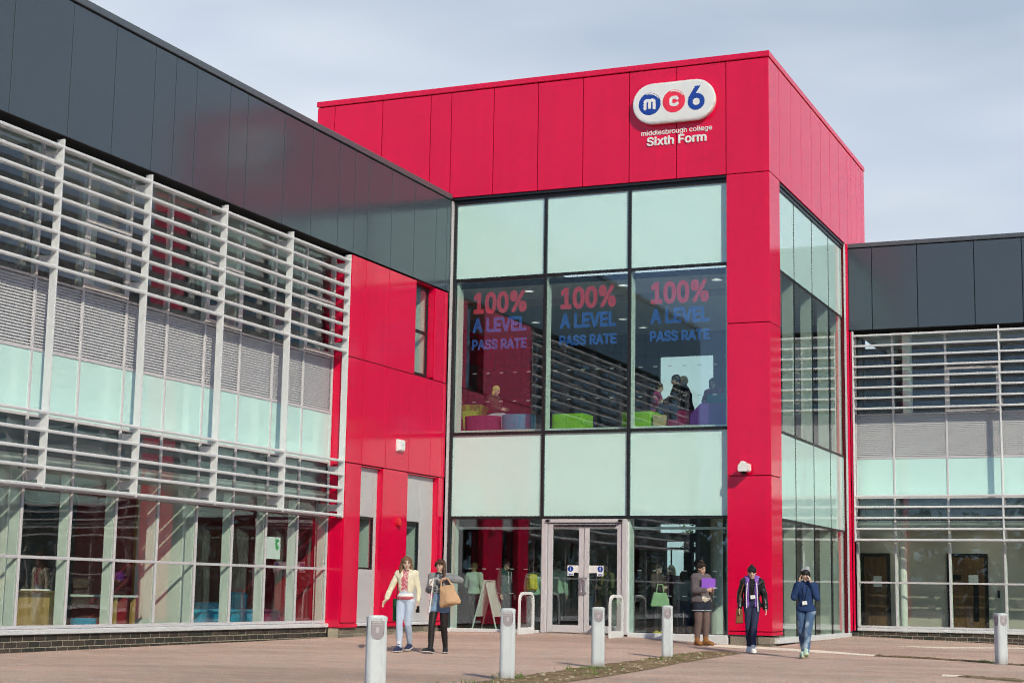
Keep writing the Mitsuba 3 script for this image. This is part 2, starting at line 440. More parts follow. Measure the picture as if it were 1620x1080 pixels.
# dark cladding of the right wing
rj = [8.12, 8.77, 10.0, 11.51, 12.75, 14.2, 15.7, 17.2, 18.7, 20.2, 21.7, 23.2, 24.7]
for a, b in zip(rj[:-1], rj[1:]):
    bp('dark_panel', panel(RW, a, b, WB - .03, WC - .05), 'm_dark', 20)
bp('wing_backing', join([fx(RW, 8.11, 24.7, -.34, -.035, WB - .02, WC), fx(RW, 8.11, 24.7, -.42, -.345, 8.28, WC)]), 'm_joint')
bp('wing_coping', fx(RW, 8.085, 24.72, -.4, .02, WC - .03, WT - .07, .012), 'm_darkcap')
bp('wing_roof', bx(8.09, 24.7, 8.96, 19, 10.3, 10.42), 'm_wallgrey')
bp('end_wall', bx(24.5, 24.7, 8.99, 19, -.2, WC), 'm_dark')

# red fascia of the entrance block
fj = [-3.95, -3.43, -2.03, -.65, -.07, 1.10, 2.295, 3.48, 4.665, 5.85, 7.055, 8.08]
for a, b in zip(fj[:-1], fj[1:]):
    z0 = ZB if b > 0 else WT - .3
    bp('red_panel', panel(FR, a, b, z0, ZC), 'm_red', 20)
sj = [0.0, .99, 2.14, 3.23, 4.36, 5.44, 6.57, 7.7, 8.85, 9.3, 10.07, 10.8, 11.28]
for a, b in zip(sj[:-1], sj[1:]):
    bp('red_panel', panel(SD, a, b, ZB, ZC), 'm_red', 20)
bp('red_coping', join([bx(-3.97, 8.10, -.02, .35, ZC + .02, ZT, .01), bx(7.75, 8.098, .352, 11.30, ZC + .02, ZT - .001, .01)]), 'm_red')
bp('fascia_backing', join([bx(-3.9, 8.04, .035, .30, ZB + .005, ZC + .015), bx(7.74, 8.045, .31, 11.25, ZB + .005, ZC + .015)]), 'm_jointred')
bp('roof_slab', bx(-3.9, 7.73, .31, 11.2, 13.0, 13.15), 'm_wallgrey')
bp('side_wall', bx(-3.94, -3.7, .31, 11.2, 8, ZC), 'm_red')
# column: three storeys of folded sheet on two faces
cz = [.21, .30, 3.76, 7.25, ZB]
for a, b in zip(cz[:-1], cz[1:]):
    bp('red_panel', panel(FR, 7.055, 8.08, a, b, tilt=.0006), 'm_red', 20)
    bp('red_panel', panel(SD, 0.0, .985, a, b, tilt=.0006), 'm_red', 20)
bp('column_core', bx(7.075, 8.045, .035, .96, .22, ZB), 'm_jointred')

# entrance glazing (front)
G = .18                                  # recess of the glass
zr = [.20, 2.84, 4.87, 8.69, 10.65]
um = [.0, 2.486, 4.646, 7.06]
EG = B + '__entrance_glazing'
for k, (a, b) in enumerate(zip(um[:-1], um[1:])):
    for r, (z0, z1) in enumerate(zip(zr[:-1], zr[1:])):
        if k == 1 and r == 0:
            continue
        if r in (1, 3):
            put(EG + '__spandrel', panel(FR, a + .03, b - .03, z0 + .03, z1 - .03, -G - .008, .022, 0, .003, .0018), 'm_spandrel', 20)
        else:
            put(EG + '__pane', pane(FR, a + .02, b - .02, z0 + .02, z1 - .02, -G - .012, .0009), 'm_glass', True)
for u in um[1:-1]:
    put(EG + '__mullion', fx(FR, u - .04, u + .04, -G - .006, -G + .05, .21 if u > 9 else 2.80, 10.67, .006), 'm_frameblack')
    put(EG + '__inner_mullion', fx(FR, u - .035, u + .035, -G - .31, -G - .035, .2, 10.6, .004), 'm_inmull')
put(EG + '__mullion', fx(FR, .02, .095, -G - .006, -G + .05, .2, 10.67, .006), 'm_frameblack')
put(EG + '__inner_mullion', fx(FR, .10, .16, -G - .31, -G - .035, .2, 10.6, .004), 'm_inmull')
put(EG + '__mullion', fx(FR, -.018, .012, -G - .30, -.03, .2, 10.70, .003), 'm_frame')
put(EG + '__inner_mullion', fx(FR, 6.98, 7.05, -G - .31, -G - .035, .2, 10.6, .004), 'm_inmull')
for z in zr[1:4]:
    put(EG + '__transom', fx(FR, .09, 7.05, -G - .005, -G + .048, z - .035, z + .035, .006), 'm_frameblack')
put(EG + '__head', join([fx(FR, .03, 7.05, -G - .005, -G + .06, 10.63, 10.71, .006), fx(FR, .0, 7.05, -G - .04, -.035, 10.715, 10.768)]), 'm_frameblack')
put(EG + '__sill', fx(FR, .05, 2.45, -G - .2, -.02, .09, .205, .01), 'm_sill')
put(EG + '__sill', fx(FR, 4.68, 7.05, -G - .2, -.02, -.05, .203, .01), 'm_sill')
for z in (2.6, 4.95, 8.78):
    put(EG + '__inner_rail', fx(FR, .1, 7.0, -G - .30, -G - .25, z - .03, z + .03), 'm_inmull')

for k_, (a, b) in enumerate(zip(um[:-1], um[1:])):
    for rows in ((1.05, 1.62), (5.65, 6.35)):
        if k_ == 1 and rows[0] < 2:
            continue
        mk = [fx(FR, a + .22 + q * .36, a + .32 + q * .36, -G - .020, -G - .018, z - .01, z + .01) for z in rows for q in range(6) if a + .34 + q * .36 < b - .1]
        put(EG + '__glass_marks', join(mk), 'm_greypanel', kind='stuff')

# entrance door
DK = B + '__entrance_door'
put(DK + '__frame', join([fx(FR, 2.50, 2.63, -G - .08, -G + .07, .15, 2.80, .008), fx(FR, 4.51, 4.63, -G - .08, -G + .07, .15, 2.80, .008), fx(FR, 2.631, 4.509, -G - .08, -G + .07, 2.715, 2.80, .008)]), 'm_frame')
put(DK + '__closer_rail', fx(FR, 2.80, 4.36, -G + .02, -G + .07, 2.625, 2.665, .01), 'm_doorblack')
for cx in (2.66, 4.48):
    put(DK + '__door_sensor', fx(FR, cx - .05, cx + .05, -G + .06, -G + .14, 2.73, 2.79, .02), 'm_doorblack')
for a, b in ((2.645, 3.545), (3.562, 4.495)):
    lf = [fx(FR, a, a + .12, -G - .03, -G + .02, .17, 2.70, .006), fx(FR, b - .12, b, -G - .03, -G + .02, .17, 2.70, .006), fx(FR, a + .121, b - .121, -G - .029, -G + .019, .17, .34, .006), fx(FR, a + .121, b - .121, -G - .029, -G + .019, 2.58, 2.70, .006)]
    put(DK + '__leaf', join(lf), 'm_frame')
    put(DK + '__pane', pane(FR, a + .11, b - .11, .33, 2.6, -G - .005, .0009), 'm_glass', True)
for cx, s in ((3.48, -1), (3.63, 1)):
    zz = 1.26
    hb = [fpt(FR, cx, -G + .018, zz - .17), fpt(FR, cx, -G + .085, zz - .17), fpt(FR, cx - s * .10, -G + .088, zz - .16), fpt(FR, cx - s * .12, -G + .088, zz - .12), fpt(FR, cx - s * .12, -G + .088, zz + .12), fpt(FR, cx - s * .10, -G + .088, zz + .16), fpt(FR, cx, -G + .085, zz + .17), fpt(FR, cx, -G + .018, zz + .17)]
    put(DK + '__handle', tube(hb, .017, 10), 'm_steel', 40)
for a, cx in ((3.16, 3.22), (3.70, 3.98)):
    pl = sbox(0, 0, .36, .17).union(sbox(.0 if a < 3.5 else .20, -.07, .16 if a < 3.5 else .36, .02))
    put(DK + '__sign_plate', wall_art(extr(pl, .003), FR, a - .02 if a < 3.5 else a - .02, -G + .004, 1.55), 'm_paper')
    c = Point(.08 if a < 3.5 else .28, .09).buffer(.068)
    bang = sbox(-.010, -.01, .010, .042).union(Point(0, -.032).buffer(.012))
    put(DK + '__sign_disc', wall_art(extr(c.difference(affinity.translate(bang, c.centroid.x, c.centroid.y)), .002), FR, a - .02, -G + .0085, 1.55), 'm_signblue')
    put(DK + '__sign_text', wall_art(join([extr(sbox(c.centroid.x - .06, -.035, c.centroid.x + .06, -.022), .002), extr(sbox(c.centroid.x - .05, -.055, c.centroid.x + .05, -.043), .002)]), FR, a - .02, -G + .0085, 1.55), 'm_signblue')

# side glazing of the block
SG = B + '__side_glazing'
GS = .10
sm = [.985, 2.79, 4.74, 6.68, 8.40]
for k, (a, b) in enumerate(zip(sm[:-1], sm[1:])):
    for r, (z0, z1) in enumerate(zip([.15] + zr[1:-1], zr[1:])):
        if r in (1, 3):
            put(SG + '__spandrel', panel(SD, a + .012, b - .012, z0 + .03, z1 - .03, -GS - .008, .022, 0, .003, .0008), 'm_spandrel', 20)
        else:
            put(SG + '__pane', pane(SD, a + .01, b - .01, z0 + .02, z1 - .02, -GS - .012, .0007), 'm_glassside', True)
for u in sm[1:-1]:
    put(SG + '__mullion', fx(SD, u - .012, u + .012, -GS - .02, -GS + .002, .15, 10.65), 'm_frameblack')
for u in sm[1:-1] + [sm[-1] - .1]:
    put(SG + '__inner_mullion', fx(SD, u - .035, u + .035, -GS - .31, -GS - .035, .1, 10.6, .004), 'm_inmull')
for z in zr[1:4]:
    put(SG + '__transom', fx(SD, .99, 8.40, -GS - .02, -GS + .01, z - .03, z + .03, .004), 'm_frameblack')
put(SG + '__head', join([fx(SD, .99, 8.42, -GS - .01, -GS + .03, 10.63, 10.71), fx(SD, .99, 8.45, -GS - .04, -.035, 10.715, 10.768)]), 'm_frameblack')
put(SG + '__sill', fx(SD, .45, 8.55, -GS - .2, .02, .03, .15, .01), 'm_sill')
# red corner post between the block and the right wing
for a, b in zip([.2, 3.8, 6.1, 8.36], [3.8, 6.1, 8.36, ZB]):
    bp('red_panel', panel(SD, 8.42, 8.56, a, b, n=.045, t=.06, tilt=.0003, gap=.004), 'm_red', 20)
bp('corner_backing', bx(7.7, 8.055, 8.41, 8.56, .1, ZB - .01), 'm_jointred')
bp('corner_trim', fx(SD, 8.408, 8.418, -.05, .002, .15, ZB), 'm_frame')
bp('red_panel', panel(RW, 8.128, 8.19, .2, 8.34, n=-.03, t=.05, tilt=0), 'm_red', 20)


# curtain walls of the wings
def curtain(nm, fac, us, z_sill, lo, hi, sash=(), gfmid=1.50):
    K = key_of(B + '__' + nm)
    n0 = -.385
    tr = [(z_sill + .0, .055), (gfmid, .05), (2.625, .05), (3.78, .05), (4.86, .06), (6.05, .04), (8.32, .06)]
    for u in us:
        put(K + '__mullion', fx(fac, u - .026, u + .026, n0 - .04, n0, z_sill, 8.34, .005), 'm_frame')
        put(K + '__inner_mullion', fx(fac, u - .026, u + .026, n0 - .235, n0 - .052, z_sill, 2.9, .003), 'm_inmull')
        put(K + '__inner_mullion', fx(fac, u - .026, u + .026, n0 - .12, n0 - .052, 6.0, 8.34, .003), 'm_blade')
    for z, h in tr:
        put(K + '__transom', fx(fac, lo, hi, n0 - .038, n0 - .003, z - h / 2, z + h / 2, .005), 'm_frame')
    put(K + '__sill', join([fx(fac, lo - .02, hi + .02, n0 - .1, n0 + .07, z_sill - .115, z_sill - .035, .008)]), 'm_sill')
    edges = sorted(us)
    for k, (a, b) in enumerate(zip(edges[:-1], edges[1:])):
        for (z0, z1) in ((z_sill, gfmid), (gfmid, 2.625), (2.625, 3.78), (6.05, 8.32)):
            put(K + '__pane', pane(fac, a + .015, b - .015, z0 + .02, z1 - .02, n0 - .028, .0016), 'm_glasswing', True)
        put(K + '__spandrel', panel(fac, a + .02, b - .02, 3.80, 4.84, n0 - .022, .028, 0, .003, .002), 'm_spandrel', 20)
        bl = [fx(fac, a + .015, b - .015, n0 - .09, n0 - .075, 4.89, 6.03)]
        z = 4.91
        while z < 6.02:
            p0, p1 = fpt(fac, a + .02, n0 - .066, z + .036), fpt(fac, b - .02, n0 - .066, z + .036)
            q0, q1 = fpt(fac, a + .02, n0 - .015, z), fpt(fac, b - .02, n0 - .015, z)
            dz = np.array([0, 0, .007])
            bl.append(hull([p0, p1, q0, q1, p0 + dz, p1 + dz, q0 + dz * 2, q1 + dz * 2]))
            z += .0505
        put(K + '__louvre_panel', join(bl), 'm_blade')
        if k in sash:
            f = .07
            ring = [fx(fac, a + .03, a + .03 + f, n0 - .03, n0 - .004, 6.09, 7.3), fx(fac, b - .03 - f, b - .03, n0 - .03, n0 - .004, 6.09, 7.3), fx(fac, a + .1, b - .1, n0 - .029, n0 - .005, 6.09, 6.09 + f), fx(fac, a + .1, b - .1, n0 - .029, n0 - .005, 7.3 - f, 7.3)]
            put(K + '__sash', join(ring), 'm_frame')


lu = [-5.03 - 1.2355 * k for k in range(14)]
curtain('window_wall', LW, lu, .385, -21.1, -4.99, sash=(12, 9, 6, 3))
ru = [8.19, 9.22, 10.64, 12.06, 13.5, 14.95, 16.4, 17.85, 19.3, 20.75, 22.2]
curtain('window_wall', RW, ru, .325, 8.19, 22.3, sash=(2, 5))


# sun screens: fins, slats, brackets
def slat_mesh(fac, u0, u1, z, n):
    prof = [(-.245, .004), (-.235, .011), (-.14, .021), (-.05, .028), (-.02, .027), (-.005, .016), (0, -.002), (-.005, -.021), (-.02, -.030), (-.06, -.029), (-.14, -.016), (-.24, -.004)]
    t = math.radians(-7)
    pts = []
    for a, b in prof:
        x, y = a * math.cos(t) - b * math.sin(t), a * math.sin(t) + b * math.cos(t)
        pts += [fpt(fac, u0, n + x, z + y), fpt(fac, u1, n + x, z + y)]
    return hull(pts)


def screen(nm, fac, fins, ends=(0, 0)):
    K = key_of(B + '__' + nm)
    zs = [8.20 - .2885 * k for k in range(8)] + [3.80 - .2925 * k for k in range(5)]
    for f in fins:
        put(K + '__fin', fx(fac, f - .016, f + .016, -.145, 0.0, 2.585, 8.335, .004), 'm_slat')
        for z in (2.80, 3.62, 6.32, 8.08):
            put(K + '__bracket', join([fx(fac, f - .007, f + .007, -.345, -.146, z - .07, z + .07), fx(fac, f - .04, f + .04, -.38, -.346, z - .08, z + .08)]), 'm_frame')
    fs = sorted(fins)
    for a, b in zip(fs[:-1], fs[1:]):
        for z in zs:
            put(K + '__slat', slat_mesh(fac, a + .017, b - .017, z, -.004), 'm_slat', 35)


screen('sun_screen', LW, [-5.06 - 2.457 * k for k in range(7)])
screen('sun_screen', RW, [8.21, 12.09, 15.97, 19.85])

# red wall of the left wing beside the entrance
rz = [.36, 3.79, 6.10, 8.365]
ujs = [-4.97, -4.26, -3.13, -1.97, -.83, -.20, -.01]
Lr = ('X', -.025)
for a, b in zip(ujs[:-1], ujs[1:]):
    bp('red_panel', panel(Lr, a, b, rz[1], rz[2]), 'm_red', 20)
for a, b in zip([-4.97, -4.31, -3.17, -1.78], [-4.31, -3.17, -1.78, -.75]):
    if b < -1.7:
        bp('red_panel', panel(Lr, a, b, rz[2], rz[3]), 'm_red', 20)
bp('red_panel', panel(Lr, -.74, -.21, rz[2], rz[3]), 'm_red', 20)
bp('red_panel', panel(Lr, -.21, -.03, rz[2], rz[3]), 'm_red', 20)
for a, b in ((-4.97, -4.25), (-3.22, -1.97), (-.34, -.03)):
    bp('red_panel', panel(Lr, a, b, rz[0], rz[1]), 'm_red', 20)
bp('red_base', join([fx(Lr, -4.98, -4.25, -.06, .008, .265, .352, .006), fx(Lr, -3.22, -1.97, -.06, .008, .265, .352, .006), fx(Lr, -.34, -.03, -.06, .008, .265, .352, .006)]), 'm_red')
bp('red_return', bx(-.40, -.058, -4.985, -4.95, .27, 8.30, .004), 'm_red')
# reveals and backing
rv = []
for a, b, z0, z1 in ((-1.78, -.75, rz[2] + .06, 8.36), (-4.25, -3.22, .30, 3.76), (-1.97, -.34, .30, 3.76)):
    rv += [bx(-.30, -.058, a - .035, a - .001, z0, z1), bx(-.30, -.058, b + .001, b + .035, z0, z1), bx(-.30, -.058, a - .03, b + .03, z1 + .001, z1 + .02)]
for m_ in rv:
    bp('window_reveal', m_, 'm_red')
bp('wall_core', join([bx(-.34, -.06, -4.94, -4.29, .3, 8.3), bx(-.34, -.06, -3.18, -2.01, .3, 8.3), bx(-.34, -.06, -.30, -.03, .3, 8.3), bx(-.34, -.06, -4.28, -3.19, 3.80, 8.3), bx(-.34, -.06, -2.0, -1.82, 3.80, 8.3), bx(-.34, -.06, -1.81, -.71, 3.80, 6.12), bx(-.34, -.06, -.70, -.31, 3.8, 8.3)]), 'm_jointred')
WK = B + '__window'
# upper slot window
k = key_of(WK)
put(k + '__frame', join([bx(-.27, -.21, -1.775, -1.72, 6.17, 8.34), bx(-.27, -.21, -.80, -.755, 6.17, 8.34), bx(-.27, -.21, -1.719, -.801, 6.17, 6.23), bx(-.27, -.21, -1.719, -.801, 8.27, 8.34), bx(-.27, -.21, -1.719, -.801, 7.19, 7.26)]), 'm_frameblack')
put(k + '__pane', pane(('X', -.23), -1.73, -.79, 6.2, 8.3, 0, .0012), 'm_glass', True)
put(k + '__blind', bx(-.52, -.50, -1.9, -.98, 6.1, 8.3), 'm_plaster')
put(k + '__inner_reveal', bx(-.60, -.275, -.755, -.70, 6.1, 8.3), 'm_plaster')
# lower strips: grey panel above and below a small window; the wide one has a grey side panel too
for a, b, w0, w1 in ((-4.25, -3.22, -4.245, -3.36), (-1.97, -.34, -1.965, -1.06)):
    k = key_of(WK)
    put(k + '__upper_panel', bx(-.20, -.165, a + .005, w1 + .02 if b - a < 1.2 else w1, 2.675, 3.755, .004), 'm_greypanel')
    put(k + '__lower_panel', bx(-.20, -.165, a + .005, w1 + .02 if b - a < 1.2 else w1, .36, 1.515, .004), 'm_greypanel')
    put(k + '__side_panel', bx(-.20, -.165, w1 + .03 if b - a < 1.2 else w1 + .012, b - .005, .36, 3.755, .004), 'm_greypanel')
    put(k + '__sill', bx(-.21, -.03, a + .004, b - .004, .29, .355, .008), 'm_sill')
    put(k + '__frame', join([bx(-.22, -.17, a + .006, a + .05, 1.52, 2.67), bx(-.22, -.17, w1 - .045, w1, 1.52, 2.67), bx(-.22, -.17, a + .051, w1 - .046, 1.52, 1.56), bx(-.22, -.17, a + .051, w1 - .046, 2.63, 2.67)]), 'm_frameblack')
    put(k + '__pane', pane(('X', -.19), a + .03, w1 - .02, 1.54, 2.65, 0, .0012), 'm_glass', True)
    put(k + '__blind', bx(-.52, -.50, a + .16, w1 - .24, 1.3, 2.9), 'm_plaster')
    put(k + '__inner_reveal', bx(-.60, -.23, w1 + .002, w1 + .05, 1.3, 2.9), 'm_plaster')


# plinths of brick and block
def plinth(nm, fac, u0, u1, n, ztop, zlow, bl, bh, mats, j=.012):
    K = key_of(B + '__' + nm)
    put(K + '__mortar', fx(fac, u0, u1, n - .25, n - .006, zlow, ztop - .004), 'm_mortar', raw=True)
    r, z = 0, ztop
    while z - bh > zlow - .02:
        u = u0 + (0 if r % 2 else -bl / 2)
        while u < u1 - .02:
            a, b = max(u, u0), min(u + bl, u1)
            mid = fpt(fac, (a + b) / 2, n, 0)
            if b - a > .05 and z - j > zg(mid[0], mid[1]) - .03:
                put(K + '__brick', fx(fac, a + j / 2, b - j / 2, n - .04, n + R.uniform(-.002, .003), z - bh + j / 2, z - j / 2, .004), R.choice(mats))
            u += bl
        z -= bh
        r += 1


BM = ['m_brick0', 'm_brick1', 'm_brick2', 'm_brick3']
KM = ['m_block0', 'm_block1', 'm_block2']
plinth('brick_plinth', LW, -16.6, -4.96, -.37, .262, -.09, .2865, .1, BM)
bp('plinth_course', fx(LW, -21.2, -16.61, -.6, -.37, -.2, .26), 'm_brick0')
plinth('block_plinth', LW, -4.95, -.02, -.09, .262, -.05, .36, .135, KM)
plinth('brick_plinth', RW, 8.19, 13.6, -.37, .20, -.22, .2865, .1, BM)
bp('plinth_course', fx(RW, 13.61, 24.6, -.6, -.37, -.4, .20), 'm_brick0')
K = key_of(B + '__column_base')
put(K + '__block', bx(7.10, 7.50, .045, .5, -.12, .195, .012), 'm_block1')
put(K + '__block', bx(7.51, 7.72, .05, .5, .05, .195, .012), 'm_block0')
put(K + '__block', bx(7.51, 7.72, .043, .5, -.14, .04, .012), 'm_block2')
put(K + '__block', bx(7.73, 8.02, .047, .9, .02, .195, .012), 'm_block1')
put(K + '__block', bx(7.73, 8.03, .04, .9, -.18, .01, .012), 'm_block0')

# ------------------------------------------------------------------ inside the entrance block
FL = 4.72
bp('lobby_floor', bx(-3.6, 7.98, .38, 11.2, .02, .13), 'm_floor')
bp('upper_floor', join([bx(.165, 7.70, .50, 11.2, 4.4, FL), bx(-3.6, .16, .60, 11.2, 4.4, FL), bx(.165, 7.0, .36, .50, 3.0, FL)]), 'm_ceiling')
bp('upper_ceiling', join([bx(-3.6, 7.7, 2.4, 11.2, 8.95, 9.05), bx(-3.6, 7.7, .36, 2.39, 8.52, 8.62), bx(-3.6, 7.7, 2.30, 2.40, 8.35, 8.94)]), 'm_ceiling')
bp('ceiling_edge', bx(.17, 7.0, .335, .355, 8.50, 8.64), 'm_frameblack')
# back wall with openings that look out behind
ops = [(1.81, 3.52, 6.50, 8.24), (1.82, 3.52, 2.91, 3.17), (2.03, 2.6, .2, 2.65), (2.87, 3.43, .2, 2.64)]
wall2 = sbox(-3.9, 0, 8.04, 9.0)
for a, b, c, d in ops:
    wall2 = wall2.difference(sbox(a, c, b, d))
bw = extr(wall2, .2)
bw.vertices = np.stack([bw.vertices[:, 0], 11.20 - bw.vertices[:, 2] + .1, bw.vertices[:, 1]], 1)
bp('back_wall', bw, 'm_wallblue')
for a, b, c, d in ops:
    bp('back_pane', pane(('Y', 11.08), a, b, c, d, 0, .001, 4), 'm_glass', True)
bp('back_window', join([bx(2.03, 2.6, 11.1, 11.15, 2.40, 2.48), bx(2.87, 3.2, 11.1, 11.15, 2.33, 2.5), bx(2.2, 2.23, 11.1, 11.15, .2, 2.4)]), 'm_doorblack')
bp('lobby_wall', join([bx(-3.9, -3.7, .36, 11, .1, 8.9), bx(-3.69, -.5, .62, .72, .13, 8.9)]), 'm_wallblue')
bp('lobby_wall', bx(4.35, 4.5, 6.5, 11.0, .13, 4.4), 'm_wallblue')
bp('lobby_column', join([trimesh.creation.cylinder(.16, segment=[[5.6, 4.2, .13], [5.6, 4.2, 4.4]], sections=24)]), 'm_plaster', 40)
for x, y, z, lb in ((1.74, .9, 8.52, 'near the glass above the left exam lettering'), (4.23, .9, 8.52, 'near the glass above the middle exam lettering'), (6.57, .9, 8.52, 'near the glass above the right exam lettering'), (-.9, 7.78, 8.95, 'deep inside behind the left upper entrance window'), (1.74, 7.97, 8.95, 'deep inside behind the middle upper entrance window'), (1.8, 9.6, 8.95, 'above the bright back window upstairs')):
    t = thing('ceiling_light', 'round white ceiling light ' + lb, 'ceiling light', 'ceiling lights behind the upper entrance glazing')
    put(t + '__rim', trimesh.creation.annulus(.12, .16, .05, sections=24, transform=trimesh.transformations.translation_matrix([x, y, z - .03])), 'm_white', 40)
    lm = trimesh.creation.cylinder(.118, .012, sections=24, transform=trimesh.transformations.translation_matrix([x, y, z - .012]))
    kk = put(t + '__diffuser', lm, 'm_plastic')
    scene[kk]['emitter'] = {'type': 'area', 'radiance': rgb(.9, .87, .8)}

# left wing rooms
LF = .17
bp('wing_floor', bx(-8, -.42, -21, 0.3, .0, LF), 'm_floor')
bp('wing_ceiling', bx(-8, -.46, -21, -.03, 3.0, 3.15), 'm_ceiling')
bp('wing_floor', bx(-8, -.47, -21, -.03, 4.3, 4.6), 'm_floor')
bp('wing_ceiling', bx(-8, -.46, -21, -.03, 8.36, 8.46), 'm_ceiling')
bp('wing_back_wall', bx(-8.2, -8.0, -21, 0.3, 0, 8.4), 'm_wallblue')
bp('spandrel_wall', join([bx(-.62, -.50, -21, -4.96, 3.16, 4.29), bx(-.62, -.50, -21, -4.96, 4.61, 6.0)]), 'm_wallblue')
for y in (-9.93, -14.85, -19.7):
    bp('partition', bx(-1.75, -.72, y - .02, y + .16, LF, 2.99), 'm_plaster')
    bp('partition', bx(-3.2, -1.80, y - .01, y + .15, LF, 2.99), 'm_redwall')
    bp('partition', bx(-1.80, -1.751, y - .04, y + .17, LF, 2.99), 'm_woodorange')
    bp('partition', bx(-8, -.8, y, y + .14, 4.61, 8.35), 'm_wallblue')
bp('partition', bx(-5.5, -.72, -4.93, -4.80, LF, 2.99), 'm_redwall')
bp('partition', bx(-.71, -.69, -4.99, -4.90, LF, 2.99), 'm_plaster')
bp('partition', bx(-8, -.8, -4.93, -4.8, 4.61, 8.35), 'm_wallblue')
for y in (-7.4, -12.3, -17.2):
    bp('pillar', bx(-1.6, -1.35, y - .12, y + .12, 4.61, 8.35), 'm_wallgrey')

# reception desk and cupboard
t = thing('reception_desk', 'pale wood reception desk behind the ground floor glazing at far left', 'desk')
put(t + '__front', bx(-1.170, -1.100, -14.000, -13.100, LF, .92, .005), 'm_woodpale')
put(t + '__top', bx(-1.850, -1.050, -14.050, -13.000, .921, .96, .005), 'm_woodpale')
put(t + '__side', bx(-1.800, -1.180, -13.120, -13.080, LF, .92), 'm_wooddark')
t = thing('cupboard', 'tall pale wood cupboard standing beside the reception desk', 'cupboard')
put(t + '__door', bx(-1.850, -1.820, -14.500, -13.800, LF, 2.1, .004), 'm_woodpale')
put(t + '__carcass', bx(-2.350, -1.860, -14.500, -13.800, LF, 2.1, .004), 'm_woodpale')
k = put('paper_stack', bx(-1.500, -1.150, -13.500, -13.150, .962, .99), 'm_paper', raw=True)
labels[k] = {'label': 'white papers lying on the pale wood reception desk', 'category': 'papers'}
t = thing('side_table', 'low pale wood table behind the ground floor glazing near the red partition', 'table')
put(t + '__leg', bx(-1.170, -1.100, -11.400, -11.330, LF, .86), 'm_woodpale')
put(t + '__leg', bx(-1.170, -1.100, -10.850, -10.780, LF, .86), 'm_woodpale')
put(t + '__top', bx(-1.750, -1.050, -11.850, -10.750, .861, .9, .004), 'm_white')


def pouf(label, x0, x1, y0, y1, z0, z1, m, group=None, round_=True):
    t = thing('pouffe', label, 'pouffe', group)
    s = sbox(x0, y0, x1, y1).buffer(-.12).buffer(.12, 6) if not round_ else affinity.scale(Point((x0 + x1) / 2, (y0 + y1) / 2).buffer(.5, 12), (x1 - x0), (y1 - y0))
    b = extr(s.buffer(-.01), z1 - z0 - .05)
    b.apply_translation([0, 0, z0 + .04])
    parts = [b]
    for e, zz in ((.025, .018), (.055, .008)):
        lid = extr(s.buffer(-.01 - e), zz)
        lid.apply_translation([0, 0, z1 - .01 - zz + (.006 if e > .03 else 0)])
        parts.append(lid)
    put(t + '__seat', join(parts), m, 40)
    ft = extr(s.buffer(-.08), .04)
    ft.apply_translation([0, 0, z0])
    put(t + '__foot', ft, 'm_black')
    put(t + '__seam', join([bx((x0 + x1) / 2 - .006, (x0 + x1) / 2 + .006, y0 + .004, y0 + .03, z0 + .05, z1 - .06)]), m)
    return t


for nm, c in dict(m_fmaroon=(.27, .025, .10), m_fblue=(.008, .26, .45), m_fgreen=(.24, .52, .03), m_fpurple=(.16, .06, .30), m_fteal=(.01, .16, .20), m_flime=(.40, .55, .06)).items():
    diff(nm, vary(c, .06, 8.0, 200.0, .12), .9, .2)
pouf('maroon drum pouffe in the left upper entrance window', -.02, .95, .75, 1.5, FL, 5.40, 'm_fmaroon')
pouf('blue drum pouffe in the left upper entrance window', 1.00, 1.86, .75, 1.5, FL, 5.41, 'm_fblue')
pouf('green pouffe standing alone in the middle upper entrance window', 2.42, 3.30, .75, 1.5, FL, 5.38, 'm_fgreen', round_=False)
pouf('green pouffe beside the paper bag in the right upper entrance window', 4.22, 5.05, .75, 1.5, FL, 5.38, 'm_fgreen', round_=False)


def tubchair(label, x0, x1, y0, y1, m, h, back):
    t = thing('lounge_chair', label, 'chair')
    put(t + '__seat', bx(x0, x1, y0, y1, FL + .08, FL + .44, .05), m, 30)
    put(t + '__backrest', back, m, 30)
    put(t + '__foot', bx(x0 + .08, x1 - .08, y0 + .08, y1 - .08, FL, FL + .08), 'm_black')


tubchair('maroon lounge chair under two dark jacketed students upstairs', 5.35, 6.02, .8, 1.5, 'm_fmaroon', .7, bx(5.38, 6.0, 1.40, 1.55, FL + .1, 5.45, .06))
tubchair('purple lounge chair with rounded back in the right upper window', 6.0, 6.9, .8, 1.5, 'm_fpurple', .7, hull(np.vstack([bx(6.0, 6.9, .62, .76, FL + .1, 5.25).vertices, bx(6.25, 6.85, .62, .76, 5.25, 5.50).vertices])))
tubchair('teal lounge chair beside the column in the right upper window', 6.0, 6.6, 1.9, 2.5, 'm_fteal', .7, bx(6.05, 6.6, 1.75, 1.88, FL + .1, 5.88, .06))
tubchair('lime green lounge chair behind the maroon pouffe upstairs', -.25, .25, 1.75, 2.3, 'm_flime', .7, hull(np.vstack([bx(-.32, -.16, 1.7, 2.3, FL + .4, 5.75).vertices, bx(-.4, .1, 1.7, 2.3, 5.68, 5.78).vertices])))
diff('m_kraft', vary((.50, .38, .20), .15, 14.0), .9)
t = thing('paper_bag', 'crumpled brown paper bag standing on the floor of the right upper window', 'bag')
bagm = bx(5.06, 5.34, .70, .9, FL, 5.27).subdivide().subdivide().subdivide()
bv = bagm.vertices.copy()
bv += .02 * (np.stack([meshkit.fbm(bv * 9 + s * 5, 3, s) for s in range(3)], 1) - .5) * (bv[:, 2:3] - FL)
bagm.vertices = bv
put(t + '__body', bagm, 'm_kraft')

